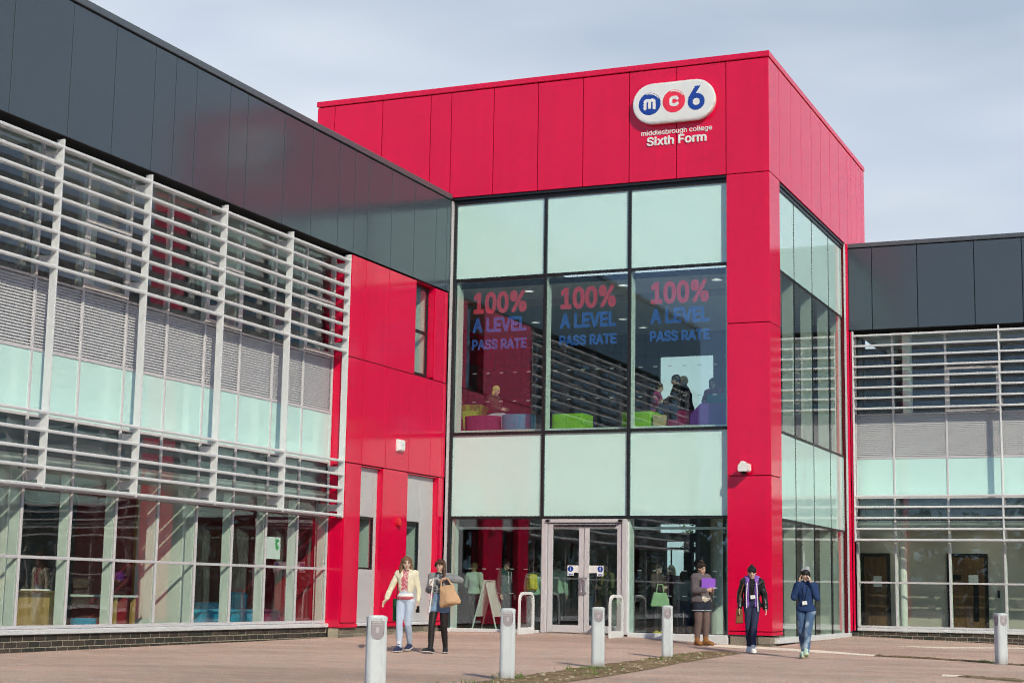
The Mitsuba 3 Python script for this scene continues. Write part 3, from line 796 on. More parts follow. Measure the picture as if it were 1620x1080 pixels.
# sofas in the left wing
for label, y0, y1, m in (('blue sofa behind the ground floor glazing nearest the white partition', -8.15, -7.3, 'm_fblue'), ('second blue sofa along the ground floor glazing', -6.95, -6.0, 'm_fblue'), ('maroon sofa behind the ground floor glazing under the notice', -5.75, -5.05, 'm_fmaroon')):
    t = thing('sofa', label, 'sofa')
    put(t + '__seat', bx(-2.3, -1.45, y0, y1, LF + .08, .62, .05), m, 30)
    put(t + '__foot', bx(-2.2, -1.55, y0 + .1, y1 - .1, LF, LF + .08), 'm_black')
    if m == 'm_fmaroon':
        put(t + '__backrest', bx(-2.5, -2.28, y0, y1, LF + .3, .98, .06), 'm_fblue', 30, label='blue backrest')
    else:
        put(t + '__backrest', bx(-2.5, -2.301, y0, y1, LF + .3, .75, .06), m, 30)
pouf('blue and white drum pouffe on the wing floor near the reception desk', -1.35, -.9, -12.5, -12.0, LF, .50, 'm_fblue')

# notice on the glass
t = thing('notice', 'white paper notice with green print taped inside the ground floor glazing', 'notice')
NF = ('X', -.44)
put(t + '__sheet', fx(NF, -7.46, -6.86, -.003, 0, 1.66, 2.10), 'm_paper')
gp = Polygon([(.40, .40), (.52, .40), (.55, .36), (.50, .34), (.46, .30), (.53, .26), (.54, .2), (.46, .17), (.42, .22), (.40, .30)])
put(t + '__print', wall_art(extr(gp, .001), NF, -7.46, .001, 1.66), 'm_green')

# right wing rooms
bp('wing_floor', bx(8.2, 24.4, 9.02, 15, -.02, .15), 'm_floor')
bp('wing_ceiling', bx(8.2, 24.4, 9.03, 15, 3.0, 3.15), 'm_ceiling')
bp('wing_floor', bx(8.2, 24.4, 9.04, 15, 4.3, 4.6), 'm_floor')
bp('wing_ceiling', bx(8.2, 24.4, 9.03, 15, 8.36, 8.46), 'm_ceiling')
bp('corridor_wall', join([bx(7.8, 24.4, 10.90, 11.05, .1, 3.0)]), 'm_wallgrey')
bp('wing_back_wall', bx(7.8, 24.4, 12.4, 12.6, 4.6, 8.4), 'm_wallblue')
bp('spandrel_wall', join([bx(8.2, 24.4, 9.10, 9.2, 3.16, 4.29), bx(8.2, 24.4, 9.10, 9.2, 4.61, 6.0)]), 'm_wallblue')
for x in (9.5, 13.3):
    bp('pillar', trimesh.creation.cylinder(.10, segment=[[x - .18, 9.5, .15], [x - .18, 9.5, 3.0]], sections=20), 'm_plaster', 40)
    bp('pillar', bx(x - .1, x + .12, 9.5, 9.8, 4.6, 8.35), 'm_plaster')
for x0, x1, wd in ((7.9, 8.72, 0), (10.28, 11.38, 1)):
    k = key_of(B + '__inner_door')
    put(k + '__frame', join([bx(x0, x0 + .09, 10.84, 10.895, .15, 2.34), bx(x1 - .09, x1, 10.84, 10.895, .15, 2.34), bx(x0 + .091, x1 - .091, 10.84, 10.895, 2.25, 2.34)]), 'm_doorblack')
    put(k + '__leaf', bx(x0 + .095, x1 - .095, 10.86, 10.89, .16, 2.245), 'm_wooddark')
    if wd:
        put(k + '__vision_panel', bx(10.98, 11.12, 10.85, 10.859, .5, 1.65), 'm_black')
        put(k + '__plaque', bx(10.42, 10.66, 10.85, 10.859, 1.62, 1.76), 'm_black')
        put(k + '__notice', bx(10.86, 11.12, 10.845, 10.849, 1.52, 1.76), 'm_paper')
    else:
        put(k + '__notice', bx(8.25, 8.48, 10.85, 10.859, 1.4, 1.7), 'm_paper')
for x, lb in ((8.9, 'in front of the dark door nearest the red corner'), (11.2, 'in front of the wooden door with the notice'), (13.4, 'at the right edge of the picture')):
    t = thing('corridor_light', 'flat ceiling light in the corridor ' + lb, 'ceiling light', 'corridor ceiling lights in the far wing')
    put(t + '__frame', bx(x - .32, x + .32, 9.75, 10.35, 2.972, 2.998), 'm_white')
    kk = put(t + '__diffuser', bx(x - .29, x + .29, 9.78, 10.32, 2.966, 2.9715), 'm_plastic')
    scene[kk]['emitter'] = {'type': 'area', 'radiance': rgb(2.2, 2.1, 1.8)}
k = put('card_reader', bx(11.62, 11.68, 10.85, 10.895, 1.15, 1.35, .006), 'm_black', raw=True)
labels[k] = {'label': 'small black card reader on the corridor wall beside the wooden door', 'category': 'card reader'}

# trees behind, seen through the lobby
for tx, ty, th, lb in ((-7.5, 34, 5.5, 'left'), (-4, 38, 6.2, 'right')):
    t = thing('tree', 'leafy tree behind the building, seen through the %s back opening of the lobby' % lb, 'tree', 'trees glimpsed through the lobby')
    put(t + '__trunk', tube([[tx, ty, -.1], [tx + .1, ty, th * .5], [tx, ty + .1, th * .8]], .13, 8), 'm_bark')
    P = rng.normal(0, 1, (1500, 3))
    P = P / np.linalg.norm(P, axis=1, keepdims=True) * rng.random((1500, 1)) ** .4 * np.array([1.9, 1.9, th * .34]) + np.array([tx, ty, th * .64])
    d1, d2 = rng.normal(0, .09, (1500, 3)), rng.normal(0, .09, (1500, 3))
    V = np.stack([P, P + d1, P + d2], 1).reshape(-1, 3)
    put(t + '__crown', trimesh.Trimesh(V, np.arange(4500).reshape(-1, 3), process=False), 'm_leaf')
#PART2
# ------------------------------------------------------------------ the belt of trees round the forecourt, seen in the glass
N = 30000
az = rng.uniform(math.radians(-150), math.radians(38), N)
topz = 5.5 + 4.5 * meshkit.fbm(np.c_[az * 9, az * 0, az * 0 + 3.3], 3, 4)
rad = 84 + 9 * rng.random(N)
zz = topz * rng.random(N) ** .9
P = np.c_[8 + rad * np.cos(az), -6 + rad * np.sin(az), zz - .1]
d1, d2 = rng.normal(0, .6, (N, 3)), rng.normal(0, .6, (N, 3))
put('treeline', trimesh.Trimesh(np.stack([P, P + d1, P + d2], 1).reshape(-1, 3), np.arange(3 * N).reshape(-1, 3), process=False), 'm_leafdark', kind='stuff', raw=True)
labels['treeline'].update(label='far belt of dark trees round the forecourt, seen only as a reflection in the glass', category='trees')

# ------------------------------------------------------------------ lettering, sign, boxes on the walls


def rtext(text, width, height, depth, bold=True, weight=0.0):
    """lettering as one outline, made heavier by weight (metres) and fitted to the width"""
    m = meshkit.text_mesh(text, height, .01, bold)
    v, f = m.vertices, m.faces
    top = f[(v[f][:, :, 2] > .009).all(1)]
    sh = shapely.union_all([Polygon(v[t][:, :2]).buffer(1e-5) for t in top])
    b = sh.bounds
    sh = affinity.translate(affinity.scale(sh, (width - 2 * weight) / (b[2] - b[0]), 1, origin=(b[0], 0)), -b[0] + weight, 0)
    if weight:
        sh = sh.buffer(weight, join_style=2 if depth < .01 else 1, mitre_limit=1.5).simplify(height * .004)
    return extr(sh, depth)


for k, (u, lab) in enumerate(((.54, 'left'), (2.85, 'middle'), (5.14, 'right'))):
    t = thing('window_lettering', 'red and blue exam result lettering on the %s upper entrance window' % lab, 'lettering', 'lettering on the upper entrance windows')
    for txt, w, h, z, m, du in (('100%', 1.42, .47, 7.865, 'm_vinylred', .02), ('A LEVEL', 1.44, .325, 7.385, 'm_vinylblue', .01), ('PASS RATE', 1.46, .225, 6.955, 'm_vinylblue', 0)):
        put(t + '__line', wall_art(rtext(txt, w, h, .002, True, h * .038), FR, u + du, -G - .024, z), m)

t = thing('wall_sign', 'white capsule sign with blue and red discs on the red fascia', 'sign')
cap = LineString([(5.305, 12.61), (6.355, 12.61)]).buffer(.49, 24)
put(t + '__back_box', wall_art(affinity.translate(cap.buffer(-.015), 0, 0) and extr(cap.buffer(-.02), .12), FR, 0, .002, 0), 'm_sill', 40)
face = [extr(cap, .05), extr(cap.buffer(-.018), .066), extr(cap.buffer(-.04), .075)]
put(t + '__face', wall_art(join(face), FR, 0, .12, 0), 'm_plastic', 30)
dm, dc = Point(5.245, 12.60).buffer(.272, 24), Point(5.845, 12.61).buffer(.276, 24)
put(t + '__disc', wall_art(extr(dm, .006), FR, 0, .196, 0), 'm_signblue')
put(t + '__disc', wall_art(extr(dc, .006), FR, 0, .196, 0), 'm_signred')
lm = LineString([(-.115, -.11), (-.115, .03), (-.105, .075), (-.06, .09), (-.015, .075), (0, .03), (0, -.09)]).buffer(.036).union(LineString([(0, .03), (.015, .075), (.06, .09), (.105, .075), (.115, .03), (.115, -.11)]).buffer(.036))
lc = LineString([(.085, .055), (.06, .085), (0, .088), (-.055, .075), (-.075, .03), (-.075, -.04), (-.055, -.08), (0, -.092), (.06, -.088), (.085, -.06)]).buffer(.037)
put(t + '__letter', wall_art(extr(affinity.translate(lm, 5.245, 12.60), .004), FR, 0, .202, 0), 'm_plastic')
put(t + '__letter', wall_art(extr(affinity.translate(lc, 5.845, 12.61), .004), FR, 0, .202, 0), 'm_plastic')
six = Point(6.395, 12.545).buffer(.205, 24).union(Polygon([(6.20, 12.52), (6.205, 12.66), (6.37, 12.925), (6.50, 12.925), (6.34, 12.68), (6.36, 12.60)])).difference(Point(6.395, 12.545).buffer(.088, 20))
put(t + '__numeral', wall_art(extr(six, .006), FR, 0, .196, 0), 'm_signblue')
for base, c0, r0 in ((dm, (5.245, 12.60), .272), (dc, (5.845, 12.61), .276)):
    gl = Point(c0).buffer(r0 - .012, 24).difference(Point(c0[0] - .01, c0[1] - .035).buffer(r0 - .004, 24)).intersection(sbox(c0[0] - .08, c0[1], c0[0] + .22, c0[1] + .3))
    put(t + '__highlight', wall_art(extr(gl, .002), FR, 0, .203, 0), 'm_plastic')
t = thing('wall_lettering', 'small white college name lettering under the capsule sign', 'lettering')
put(t + '__line', wall_art(rtext('middlesbrough college', 1.75, .115, .015, False, .0025), FR, 4.975, .004, 11.885), 'm_plastic')
put(t + '__line', wall_art(rtext('Sixth Form', 1.47, .195, .025, True, .003), FR, 5.12, .004, 11.63), 'm_plastic')

t = thing('security_camera', 'white dome security camera high on the red column', 'security camera')
bm = Polygon([(7.43, 3.83), (7.62, 3.83), (7.645, 3.86), (7.645, 4.0), (7.60, 4.02), (7.55, 4.02), (7.53, 4.06), (7.49, 4.06), (7.47, 4.02), (7.425, 3.97), (7.415, 3.88)])
put(t + '__housing', wall_art(extr(bm, .30), FR, 0, .10, 0), 'm_plastic', 35)
put(t + '__bracket', fx(FR, 7.48, 7.58, .001, .10, 3.88, 3.98, .01), 'm_plastic')
dom = trimesh.creation.icosphere(2, .075)
dom.apply_translation([7.51, -.25, 3.835])
put(t + '__dome', dom, 'm_black', True)
t = thing('alarm_box', 'white alarm box on the red wall of the left wing', 'alarm box')
put(t + '__cover', hull(np.vstack([fx(Lr, -2.64, -2.32, .002, .05, 4.23, 4.50).vertices, fx(Lr, -2.60, -2.36, .05, .10, 4.26, 4.46).vertices])), 'm_plastic', 30)
put(t + '__badge', fx(Lr, -2.52, -2.45, .10, .103, 4.35, 4.385), 'm_greypanel')
t = thing('alarm_sounder', 'round red alarm sounder on the red wall beside the grey panel', 'alarm sounder')
put(t + '__base', trimesh.creation.cylinder(.10, segment=[[-.024, -2.46, 2.61], [.03, -2.46, 2.61]], sections=20), 'm_redplastic', 40)
put(t + '__horn', trimesh.creation.cone(.085, .08, transform=trimesh.geometry.align_vectors([0, 0, 1], [1, 0, 0]) @ np.eye(4) if False else trimesh.transformations.translation_matrix([.03, -2.46, 2.61]) @ trimesh.geometry.align_vectors([0, 0, 1], [1, 0, 0])), 'm_redplastic', 30)
put(t + '__strobe', bx(.02, .09, -2.52, -2.40, 2.52, 2.60, .02), 'm_redplastic', 30)

# ------------------------------------------------------------------ bollards and door guards


def bollard(label, x, y, rot, h=.92):
    t = thing('bollard_light', label, 'bollard', 'bollard lights along the soil strip' if x < 12 else None)
    z = zg(x, y)
    sec = sbox(-.10, -.10, .10, .10).buffer(-.06).buffer(.06, 8)
    for a in range(4):
        sec = sec.difference(affinity.rotate(sbox(.092, -.045, .12, .045), a * 90, origin=(0, 0)))
    body = extr(sec, h - .03)
    W = Point(0, .066).buffer(.066, 12).union(sbox(-.066, .066, .066, .185))
    man = to_m3(body)
    lens, rim = [], []
    for a in range(4):
        cut = extr(W, .05)
        cut.vertices = np.stack([cut.vertices[:, 0], -.115 + cut.vertices[:, 2], cut.vertices[:, 1] + h - .235], 1)
        cut.apply_transform(trimesh.transformations.rotation_matrix(a * math.pi / 2, [0, 0, 1]))
        man = man - to_m3(fixw(cut))
        ln = extr(W.buffer(-.003), .016)
        ln.vertices = np.stack([ln.vertices[:, 0], -.086 + ln.vertices[:, 2], ln.vertices[:, 1] + h - .235], 1)
        bxm = lambda x0, x1, z0, z1, y: trimesh.creation.box(bounds=[[x0, y, h - z1], [x1, y + .004, h - z0]])
        lm_ = fixw(ln)
        lamp = join([bxm(-.060, .060, .055, .072, -.089), bxm(-.055, .055, .084, .089, -.088), bxm(-.016, .016, .115, .165, -.0885)])
        lamp.apply_transform(trimesh.transformations.rotation_matrix(a * math.pi / 2, [0, 0, 1]))
        rim.append(lamp)
        lm_.apply_transform(trimesh.transformations.rotation_matrix(a * math.pi / 2, [0, 0, 1]))
        lens.append(lm_)
    body = from_m3(man)
    cap_ = []
    for e, z0, dz in ((.0, h - .03, .016), (.014, h - .014, .009), (.034, h - .005, .006)):
        c_ = extr(sbox(-.103, -.103, .103, .103).buffer(-.06).buffer(.06 - e, 8), dz)
        c_.apply_translation([0, 0, z0])
        cap_.append(c_)
    M = trimesh.transformations.translation_matrix([x, y, z]) @ trimesh.transformations.rotation_matrix(rot, [0, 0, 1])
    base = extr(sbox(-.13, -.13, .13, .13).buffer(-.05).buffer(.05), .012)
    base.apply_translation([0, 0, .004])
    low = body.copy()
    for nm, mm, mt, sm in (('post', body, 'm_bollard', 30), ('cap', join(cap_), 'm_bollard', 40), ('base_plate', base, 'm_bollard', False)):
        mm = mm.copy()
        mm.apply_transform(M)
        put(t + '__' + nm, mm, mt, sm)
    for l_, r_ in zip(lens, rim):
        l_.apply_transform(M)
        put(t + '__lens', l_, 'm_lens')
        r_.apply_transform(M)
        put(t + '__reflector', r_, 'm_reflector')


def to_m3(m):
    return m3.Manifold(m3.Mesh(np.asarray(m.vertices, np.float32), np.asarray(m.faces, np.uint32)))


def fixw(m):
    m = m.copy()
    if m.volume < 0:
        m.faces = m.faces[:, ::-1]
    return m


def from_m3(a):
    q = a.to_mesh()
    return trimesh.Trimesh(q.vert_properties[:, :3], q.tri_verts, process=False)


def facing(x, y):
    return math.atan2(CAM[1] - y, CAM[0] - x) + math.pi / 2


for x, y, lab, dr_ in ((9.53, -21.5, 'nearest silver bollard light, cut off by the bottom edge', .1), (8.64, -16.14, 'silver bollard light standing second from the left in the soil', .0), (8.33, -11.87, 'silver bollard light in front of the glass entrance door', .05), (8.12, -7.71, 'silver bollard light at the end of the soil strip nearest the column', .0), (13.49, -4.57, 'lone silver bollard light in front of the right wing, seen cornerwise', .62)):
    bollard(lab, x, y, facing(x, y) + dr_, .92 if y > -20 else .90)


def hoop(label, x):
    t = thing('door_guard', label, 'barrier', 'door guards beside the entrance door')
    z0 = zg(x, -.6)
    pts = [(-1.03, 0), (-1.03, .72), (-1.0, .84), (-.92, .90), (-.80, .92), (-.42, .92), (-.30, .90), (-.24, .84), (-.21, .72), (-.21, 0)]
    out = LineString(pts).buffer(.032, cap_style=2)
    m = extr(out, .045)
    m.vertices = np.stack([x - .022 + m.vertices[:, 2], m.vertices[:, 0], z0 + m.vertices[:, 1]], 1)
    put(t + '__frame', fixw(m), 'm_white', 30)
    put(t + '__base', bx(x - .03, x + .03, -1.07, -.18, z0 - .02, z0 + .14, .006), 'm_white')
    g = Polygon(pts).buffer(-.035)
    gm = extr(g, .008)
    gm.vertices = np.stack([x - .004 + gm.vertices[:, 2], gm.vertices[:, 0], z0 + gm.vertices[:, 1]], 1)
    put(t + '__panel', pane(('X', x), -1.0, -.24, z0 + .14, z0 + .86, 0, .0004, 4), 'm_glassclear', True)


hoop('white looped door guard on the left of the entrance door', 2.44)
hoop('white looped door guard on the right of the entrance door', 4.64)

t = thing('sandwich_board', 'pale folding sandwich board standing inside the left entrance window', 'sandwich board')
for s, nm in ((-1, 'panel'), (1, 'panel')):
    for yy in (.75, 1.30):
        put(t + '__leg', tube([[.77 + s * .33, yy, .14], [.77 + s * .012, yy, 1.35]], .018, 8), 'm_inmull', 40)
    b = bx(-.006, .006, .77, 1.28, 0, .86)
    M = trimesh.transformations.translation_matrix([.77 + s * .22, 0, .48]) @ trimesh.transformations.rotation_matrix(-s * .256, [0, 1, 0])
    b.apply_transform(M)
    put(t + '__panel', b, 'm_paper')
put(t + '__rail', bx(.75, .79, .74, 1.31, 1.33, 1.36), 'm_inmull')

# ------------------------------------------------------------------ people
for nm, c, r in (('skin', (.56, .36, .27), .55), ('skinpale', (.62, .43, .34), .55), ('lip', (.42, .13, .12), .5), ('eye', (.03, .022, .02), .3),
                 ('hairbrown', (.17, .095, .05), .5), ('hairdark', (.028, .018, .014), .45), ('hairblond', (.62, .45, .16), .5), ('hairblack', (.012, .011, .012), .4), ('hairauburn', (.075, .034, .020), .5),
                 ('cream', (.78, .72, .55), .85), ('pinktop', (.52, .14, .17), .9), ('whitetee', (.80, .79, .78), .9), ('jeanpale', (.50, .58, .72), .9), ('navyshoe', (.03, .035, .09), .7), ('sock', (.75, .70, .74), .9),
                 ('greyknit', (.24, .24, .25), .95), ('greytee', (.085, .09, .10), .9), ('denim', (.20, .30, .45), .9), ('tights', (.022, .016, .017), .6), ('blackshoe', (.02, .02, .025), .6), ('rubber', (.78, .75, .70), .7), ('tan', (.58, .36, .21), .7),
                 ('hoodie', (.125, .105, .115), .95), ('creamtop', (.72, .66, .55), .9), ('navyshort', (.02, .025, .04), .9), ('sheer', (.155, .105, .095), .6), ('boot', (.30, .135, .045), .7), ('cuff', (.45, .52, .60), .9),
                 ('leather', (.016, .016, .018), .32), ('purple', (.26, .12, .48), .85), ('blacktop', (.014, .014, .017), .85), ('jeannavy', (.030, .038, .085), .9), ('brownbag', (.20, .09, .03), .5),
                 ('sweat', (.022, .050, .14), .95), ('jeanblue', (.085, .15, .27), .9), ('jeanfade', (.36, .47, .58), .9), ('mint', (.50, .66, .55), .8), ('beanie', (.34, .34, .36), .95), ('yellowshoe', (.66, .70, .35), .8),
                 ('mintee', (.45, .56, .47), .9), ('tealhood', (.03, .075, .075), .95), ('yellow', (.72, .60, .07), .85), ('sage', (.36, .50, .40), .95), ('olive', (.10, .11, .05), .95), ('darkcloth', (.035, .034, .040), .9), ('plum', (.12, .035, .06), .9), ('brownjacket', (.085, .050, .045), .7), ('magenta', (.30, .03, .12), .9), ('mintbag', (.42, .62, .34), .8), ('greenbag', (.01, .12, .04), .6)):
    diff('p_' + nm, c, .6 if nm == 'eye' else r, .35)


def jeans_tex(p, n, uv):
    f = mikit.fbm(p.x * 6, p.y * 6, p.z * 5, 3)
    return mikit.mix((.075, .135, .25), (.40, .50, .60), mikit.smoothstep(.50, .72, f))


diff('p_jeanfaded', mikit.proc(jeans_tex), .9)


def print_tex(a, b, f):
    def fn(p, n, uv):
        return mikit.mix(a, b, mikit.smoothstep(.52, .60, mikit.fbm(p.x * f, p.y * f, p.z * f, 2)))
    return mikit.proc(fn)


diff('p_pinkprint', print_tex((.55, .13, .17), (.70, .45, .45), 28.0), .9)
diff('p_greyprint', print_tex((.075, .08, .09), (.36, .37, .38), 20.0), .9)


def ell(c, r, yaw=0.0, n=16):
    s = m3.Manifold.sphere(1.0, n).scale(list(r if hasattr(r, '__len__') else (r, r, r)))
    if yaw:
        s = s.rotate([0, 0, math.degrees(yaw)])
    return s.translate([float(v) for v in c])


def bone(a, ra, b, rb, yaw=0.0, n=14):
    return m3.Manifold.batch_hull([ell(a, ra, yaw, n), ell(b, rb, yaw, n)])


def fuse(parts, edge=.02, it=8, noise=0.0, freq=11.0, seed=0):
    m = m3.Manifold.batch_boolean(parts, m3.OpType.Add) if len(parts) > 1 else parts[0]
    m = from_m3(m.refine_to_length(edge))
    m = trimesh.Trimesh(m.vertices, m.faces, process=True)
    if it:
        trimesh.smoothing.filter_taubin(m, lamb=.5, nu=.52, iterations=it)
    if noise:
        v = np.array(m.vertices)
        q = v * np.array([freq, freq, freq * .6])
        nn = np.array(m.vertex_normals)
        m.vertices = v + nn * (noise * 2 * (meshkit.fbm(q + seed, 3, seed) - .5))[:, None]
    return m


def V(*a):
    return np.array(a, float)


DEF = dict(pelvis=V(0, 0, .90), waist=V(0, .005, 1.05), chest=V(0, .0, 1.24), neck=V(0, -.012, 1.40), head=V(0, .012, 1.535),
           hipR=V(.085, 0, .87), hipL=V(-.085, 0, .87), kneeR=V(.088, .025, .47), kneeL=V(-.088, .025, .47), ankR=V(.085, -.01, .085), ankL=V(-.085, -.01, .085),
           toeR=V(.10, .13, .03), toeL=V(-.10, .13, .03), shR=V(.160, -.012, 1.345), shL=V(-.160, -.012, 1.345), elR=V(.205, -.03, 1.09), elL=V(-.205, -.03, 1.09),
           wrR=V(.215, .04, .86), wrL=V(-.215, .04, .86), faR=V(.02, .06, -.12), faL=V(-.02, .06, -.12), hy=0.0, hp=0.0)


class Person:
    def __init__(s, label, pos, yaw, H, pose=None, fat=1.0, group=None, fine=.018, sit=False):
        s.k = thing('person', label, 'person', group)
        s.s, s.fat, s.fine = H / 1.655, fat, fine
        s.J = {k: (v.copy() if hasattr(v, 'copy') else v) for k, v in DEF.items()}
        s.J.update({k: (np.array(v, float) if hasattr(v, '__len__') else v) for k, v in (pose or {}).items()})
        z = pos[2] if len(pos) > 2 else zg(pos[0], pos[1]) + .004
        s.M = trimesh.transformations.translation_matrix([pos[0], pos[1], z]) @ trimesh.transformations.rotation_matrix(yaw, [0, 0, 1]) @ trimesh.transformations.scale_matrix(s.s)
        s.seed = R.randrange(1000)

    def put(s, part, parts, m, edge=None, it=8, noise=0.0, freq=11.0, cut=None, sm=True):
        if isinstance(parts, list):
            parts = fuse(parts, edge or s.fine, it, noise, freq, s.seed)
        if cut is not None:
            parts = cut(parts)
        q = parts.copy()
        q.apply_transform(s.M)
        return put(s.k + '__' + part, q, m, sm)

    def world(s, p):
        return (s.M @ np.append(np.asarray(p, float), 1))[:3]

    # bone sets, each with an extra thickness e
    def torso(s, e=0.0, low=None, flare=0.0):
        J, f = s.J, s.fat
        a = [bone(J['pelvis'] + V(0, 0, .03), (.145 * f + e, .098 * f + e, .085 + e * .5), J['waist'], (.112 * f + e, .082 * f + e, .06 + e * .3)),
             bone(J['waist'], (.112 * f + e, .082 * f + e, .06), J['chest'], (.138 * f + e, .098 * f + e, .10 + e * .3)),
             m3.Manifold.batch_hull([ell(J['chest'], (.128 * f + e, .090 * f + e, .08)), ell(J['shR'], .046 * f + e), ell(J['shL'], .046 * f + e)]),
             m3.Manifold.batch_hull([ell(J['shR'] * .7 + J['shL'] * .3 + V(0, 0, .012), .045 + e), ell(J['shL'] * .7 + J['shR'] * .3 + V(0, 0, .012), .045 + e), ell(J['neck'] - V(0, 0, .02), .052 + e * .6)])]
        if low is not None and low < .93:
            p = J['pelvis']
            a.append(bone(p + V(0, 0, .03), (.148 * f + e + flare, .104 * f + e + flare, .06), V(p[0], p[1], low + .03), (.152 * f + e + flare, .112 * f + e + flare, .03)))
        return a

    def arm(s, S, e=0.0, upto=1.0):
        J, f = s.J, s.fat
        sh, el, wr = J['sh' + S], J['el' + S], J['wr' + S]
        a = [bone(sh, .050 * f + e, el, .039 * f + e)]
        if upto > .5:
            t = min(1, (upto - .5) * 2)
            a.append(bone(el, .039 * f + e, el + (wr - el) * t, (.039 * f * (1 - t) + .027 * t) + e))
        return a

    def leg(s, S, e=0.0, upto=1.0, start=0.0):
        J, f = s.J, s.fat
        h, k, a = J['hip' + S], J['knee' + S], J['ank' + S]
        o = []
        if start < .5:
            t = min(1, upto * 2)
            o.append(bone(h, .085 * f + e, h + (k - h) * t, (.085 * (1 - t) + .055 * t) * f + e))
        if upto > .5:
            t = (upto - .5) * 2
            c = k * .62 + a * .38 + V(0, -.012, 0)
            o += [bone(k, .053 * f + e, c, .055 * f + e), bone(c, .055 * f + e, a if t >= 1 else c + (a - c) * t, .037 * (f * .5 + .5) + e)]
        return o

    def foot(s, S, e=0.0):
        J = s.J
        a, t = J['ank' + S], J['toe' + S]
        heel = a + (a - t) * V(.35, .35, 0) + V(0, 0, -.045)
        return [m3.Manifold.batch_hull([ell(heel, .034 + e), ell(a - V(0, 0, .01), .037 + e), ell(t, (.040 + e, .040 + e, .026 + e))]), bone(a, .037 + e, a + V(0, 0, .05), .036 + e)]

    def hand(s, S):
        J = s.J
        w, d = J['wr' + S], np.asarray(J['fa' + S], float)
        d = d / np.linalg.norm(d)
        inward = V(-1 if S == 'R' else 1, 0, 0)
        side = np.cross(d, inward)
        side = side / (np.linalg.norm(side) + 1e-9)
        nrm = np.cross(side, d)
        if side[1] < 0:
            side = -side
        pc = w + d * .085
        o = [m3.Manifold.batch_hull([ell(w, .024, n=10), ell(pc + side * .026, .013, n=10), ell(pc - side * .026, .012, n=10), ell(w + d * .03 + side * .02, .014, n=10)])]
        cu = inward * .35
        for i, (off, ln) in enumerate(((.028, .066), (.010, .074), (-.009, .070), (-.027, .055))):
            a = pc + side * off
            b = a + (d + cu * .5) / np.linalg.norm(d + cu * .5) * ln * .5
            c = b + (d + cu * 1.6) / np.linalg.norm(d + cu * 1.6) * ln * .5
            o += [bone(a, .0095, b, .0088, n=8), bone(b, .0088, c, .0075, n=8)]
        tb = w + d * .03 + side * .022
        tc = tb + (side * .8 + d * .7) * .035
        o += [bone(tb, .012, tc, .0105, n=8), bone(tc, .0105, tc + (d + side * .15) * .03, .0085, n=8)]
        return o

    def head_tf(s, p):
        """a point of the head, given from the head's middle: x right, y forward, z up"""
        J = s.J
        M = trimesh.transformations.rotation_matrix(J['hy'], [0, 0, 1]) @ trimesh.transformations.rotation_matrix(J['hp'], [1, 0, 0])
        return J['head'] + M[:3, :3] @ np.asarray(p, float)

    def hell(s, c, r, n=16):
        J = s.J
        m = m3.Manifold.sphere(1.0, n).scale(list(r)).translate([float(v) for v in c])
        M = trimesh.transformations.rotation_matrix(J['hy'], [0, 0, 1]) @ trimesh.transformations.rotation_matrix(J['hp'], [1, 0, 0])
        return m.transform(np.hstack([M[:3, :3], np.asarray(J['head'], float)[:, None]]))

    def headparts(s):
        H = m3.Manifold.batch_hull
        o = [H([s.hell((0, -.012, .022), (.074, .092, .088)), s.hell((0, .03, -.02), (.064, .062, .07))]),
             H([s.hell((0, .028, -.015), (.060, .062, .05)), s.hell((0, .062, -.098), (.026, .022, .018))]),
             H([s.hell((0, .088, .016), (.008, .008, .008), 8), s.hell((0, .104, -.022), (.011, .011, .010), 8), s.hell((0, .086, -.03), (.017, .010, .008), 8)]),
             s.hell((.073, -.005, -.008), (.010, .020, .030), 8), s.hell((-.073, -.005, -.008), (.010, .020, .030), 8),
             bone(s.J['neck'] - V(0, 0, .05), .052, s.head_tf((0, -.022, -.065)), .047)]
        return o

    def body(s, skin='p_skin', feet=False, face=True, legs=True):
        parts = s.headparts() + s.torso(-.004)
        for S in 'RL':
            parts += s.arm(S) + s.hand(S) + (s.leg(S) if legs else [])
            if feet:
                parts += s.foot(S)
        s.put('body', parts, skin, min(s.fine, .014), 5)
        if face:
            for x in (-.031, .031):
                s.put('eye', [s.hell((x, .083, .012), (.013, .010, .007), 10)], 'p_eye', .006, 0)
                s.put('eyebrow', [s.hell((x, .085, .033), (.020, .008, .004), 10)], 'p_hairdark', .006, 0)
            s.put('mouth', [s.hell((0, .089, -.062), (.021, .010, .007), 10)], 'p_lip', .006, 0)

    def scalp(s, e=.012, front=.0):
        return [m3.Manifold.batch_hull([s.hell((0, -.022, .036), (.077 + e, .090 + e, .080 + e)), s.hell((0, -.045, -.01), (.070 + e, .060 + e, .07))]) - s.hell((0, .135 + front, -.032), (.082, .105, .122), 20)]

    def lock(s, pts, r0, r1):
        q = [s.head_tf(p) for p in pts]
        n = len(q) - 1
        return [bone(a, r0 + (r1 - r0) * i / n, b, r0 + (r1 - r0) * (i + 1) / n, n=10) for i, (a, b) in enumerate(zip(q[:-1], q[1:]))]

    def hair(s, m, extra=(), e=.012, front=0.0, noise=.006):
        s.put('hair', s.scalp(e, front) + list(extra), m, .014, 3, noise, 34.0)

    def shoes(s, m, sole=None, e=.008):
        for S in 'RL':
            k = s.put('shoe', s.foot(S, e), m, .016, 4)
            if sole:
                J = s.J
                a, t = J['ank' + S], J['toe' + S]
                heel = a + (a - t) * V(.38, .38, 0) + V(0, 0, -.07)
                tt = t - V(0, 0, .018)
                s.put('sole', [m3.Manifold.batch_hull([ell(heel, (.044, .044, .012)), ell(tt, (.052, .056, .012))])], sole, .03, 0)


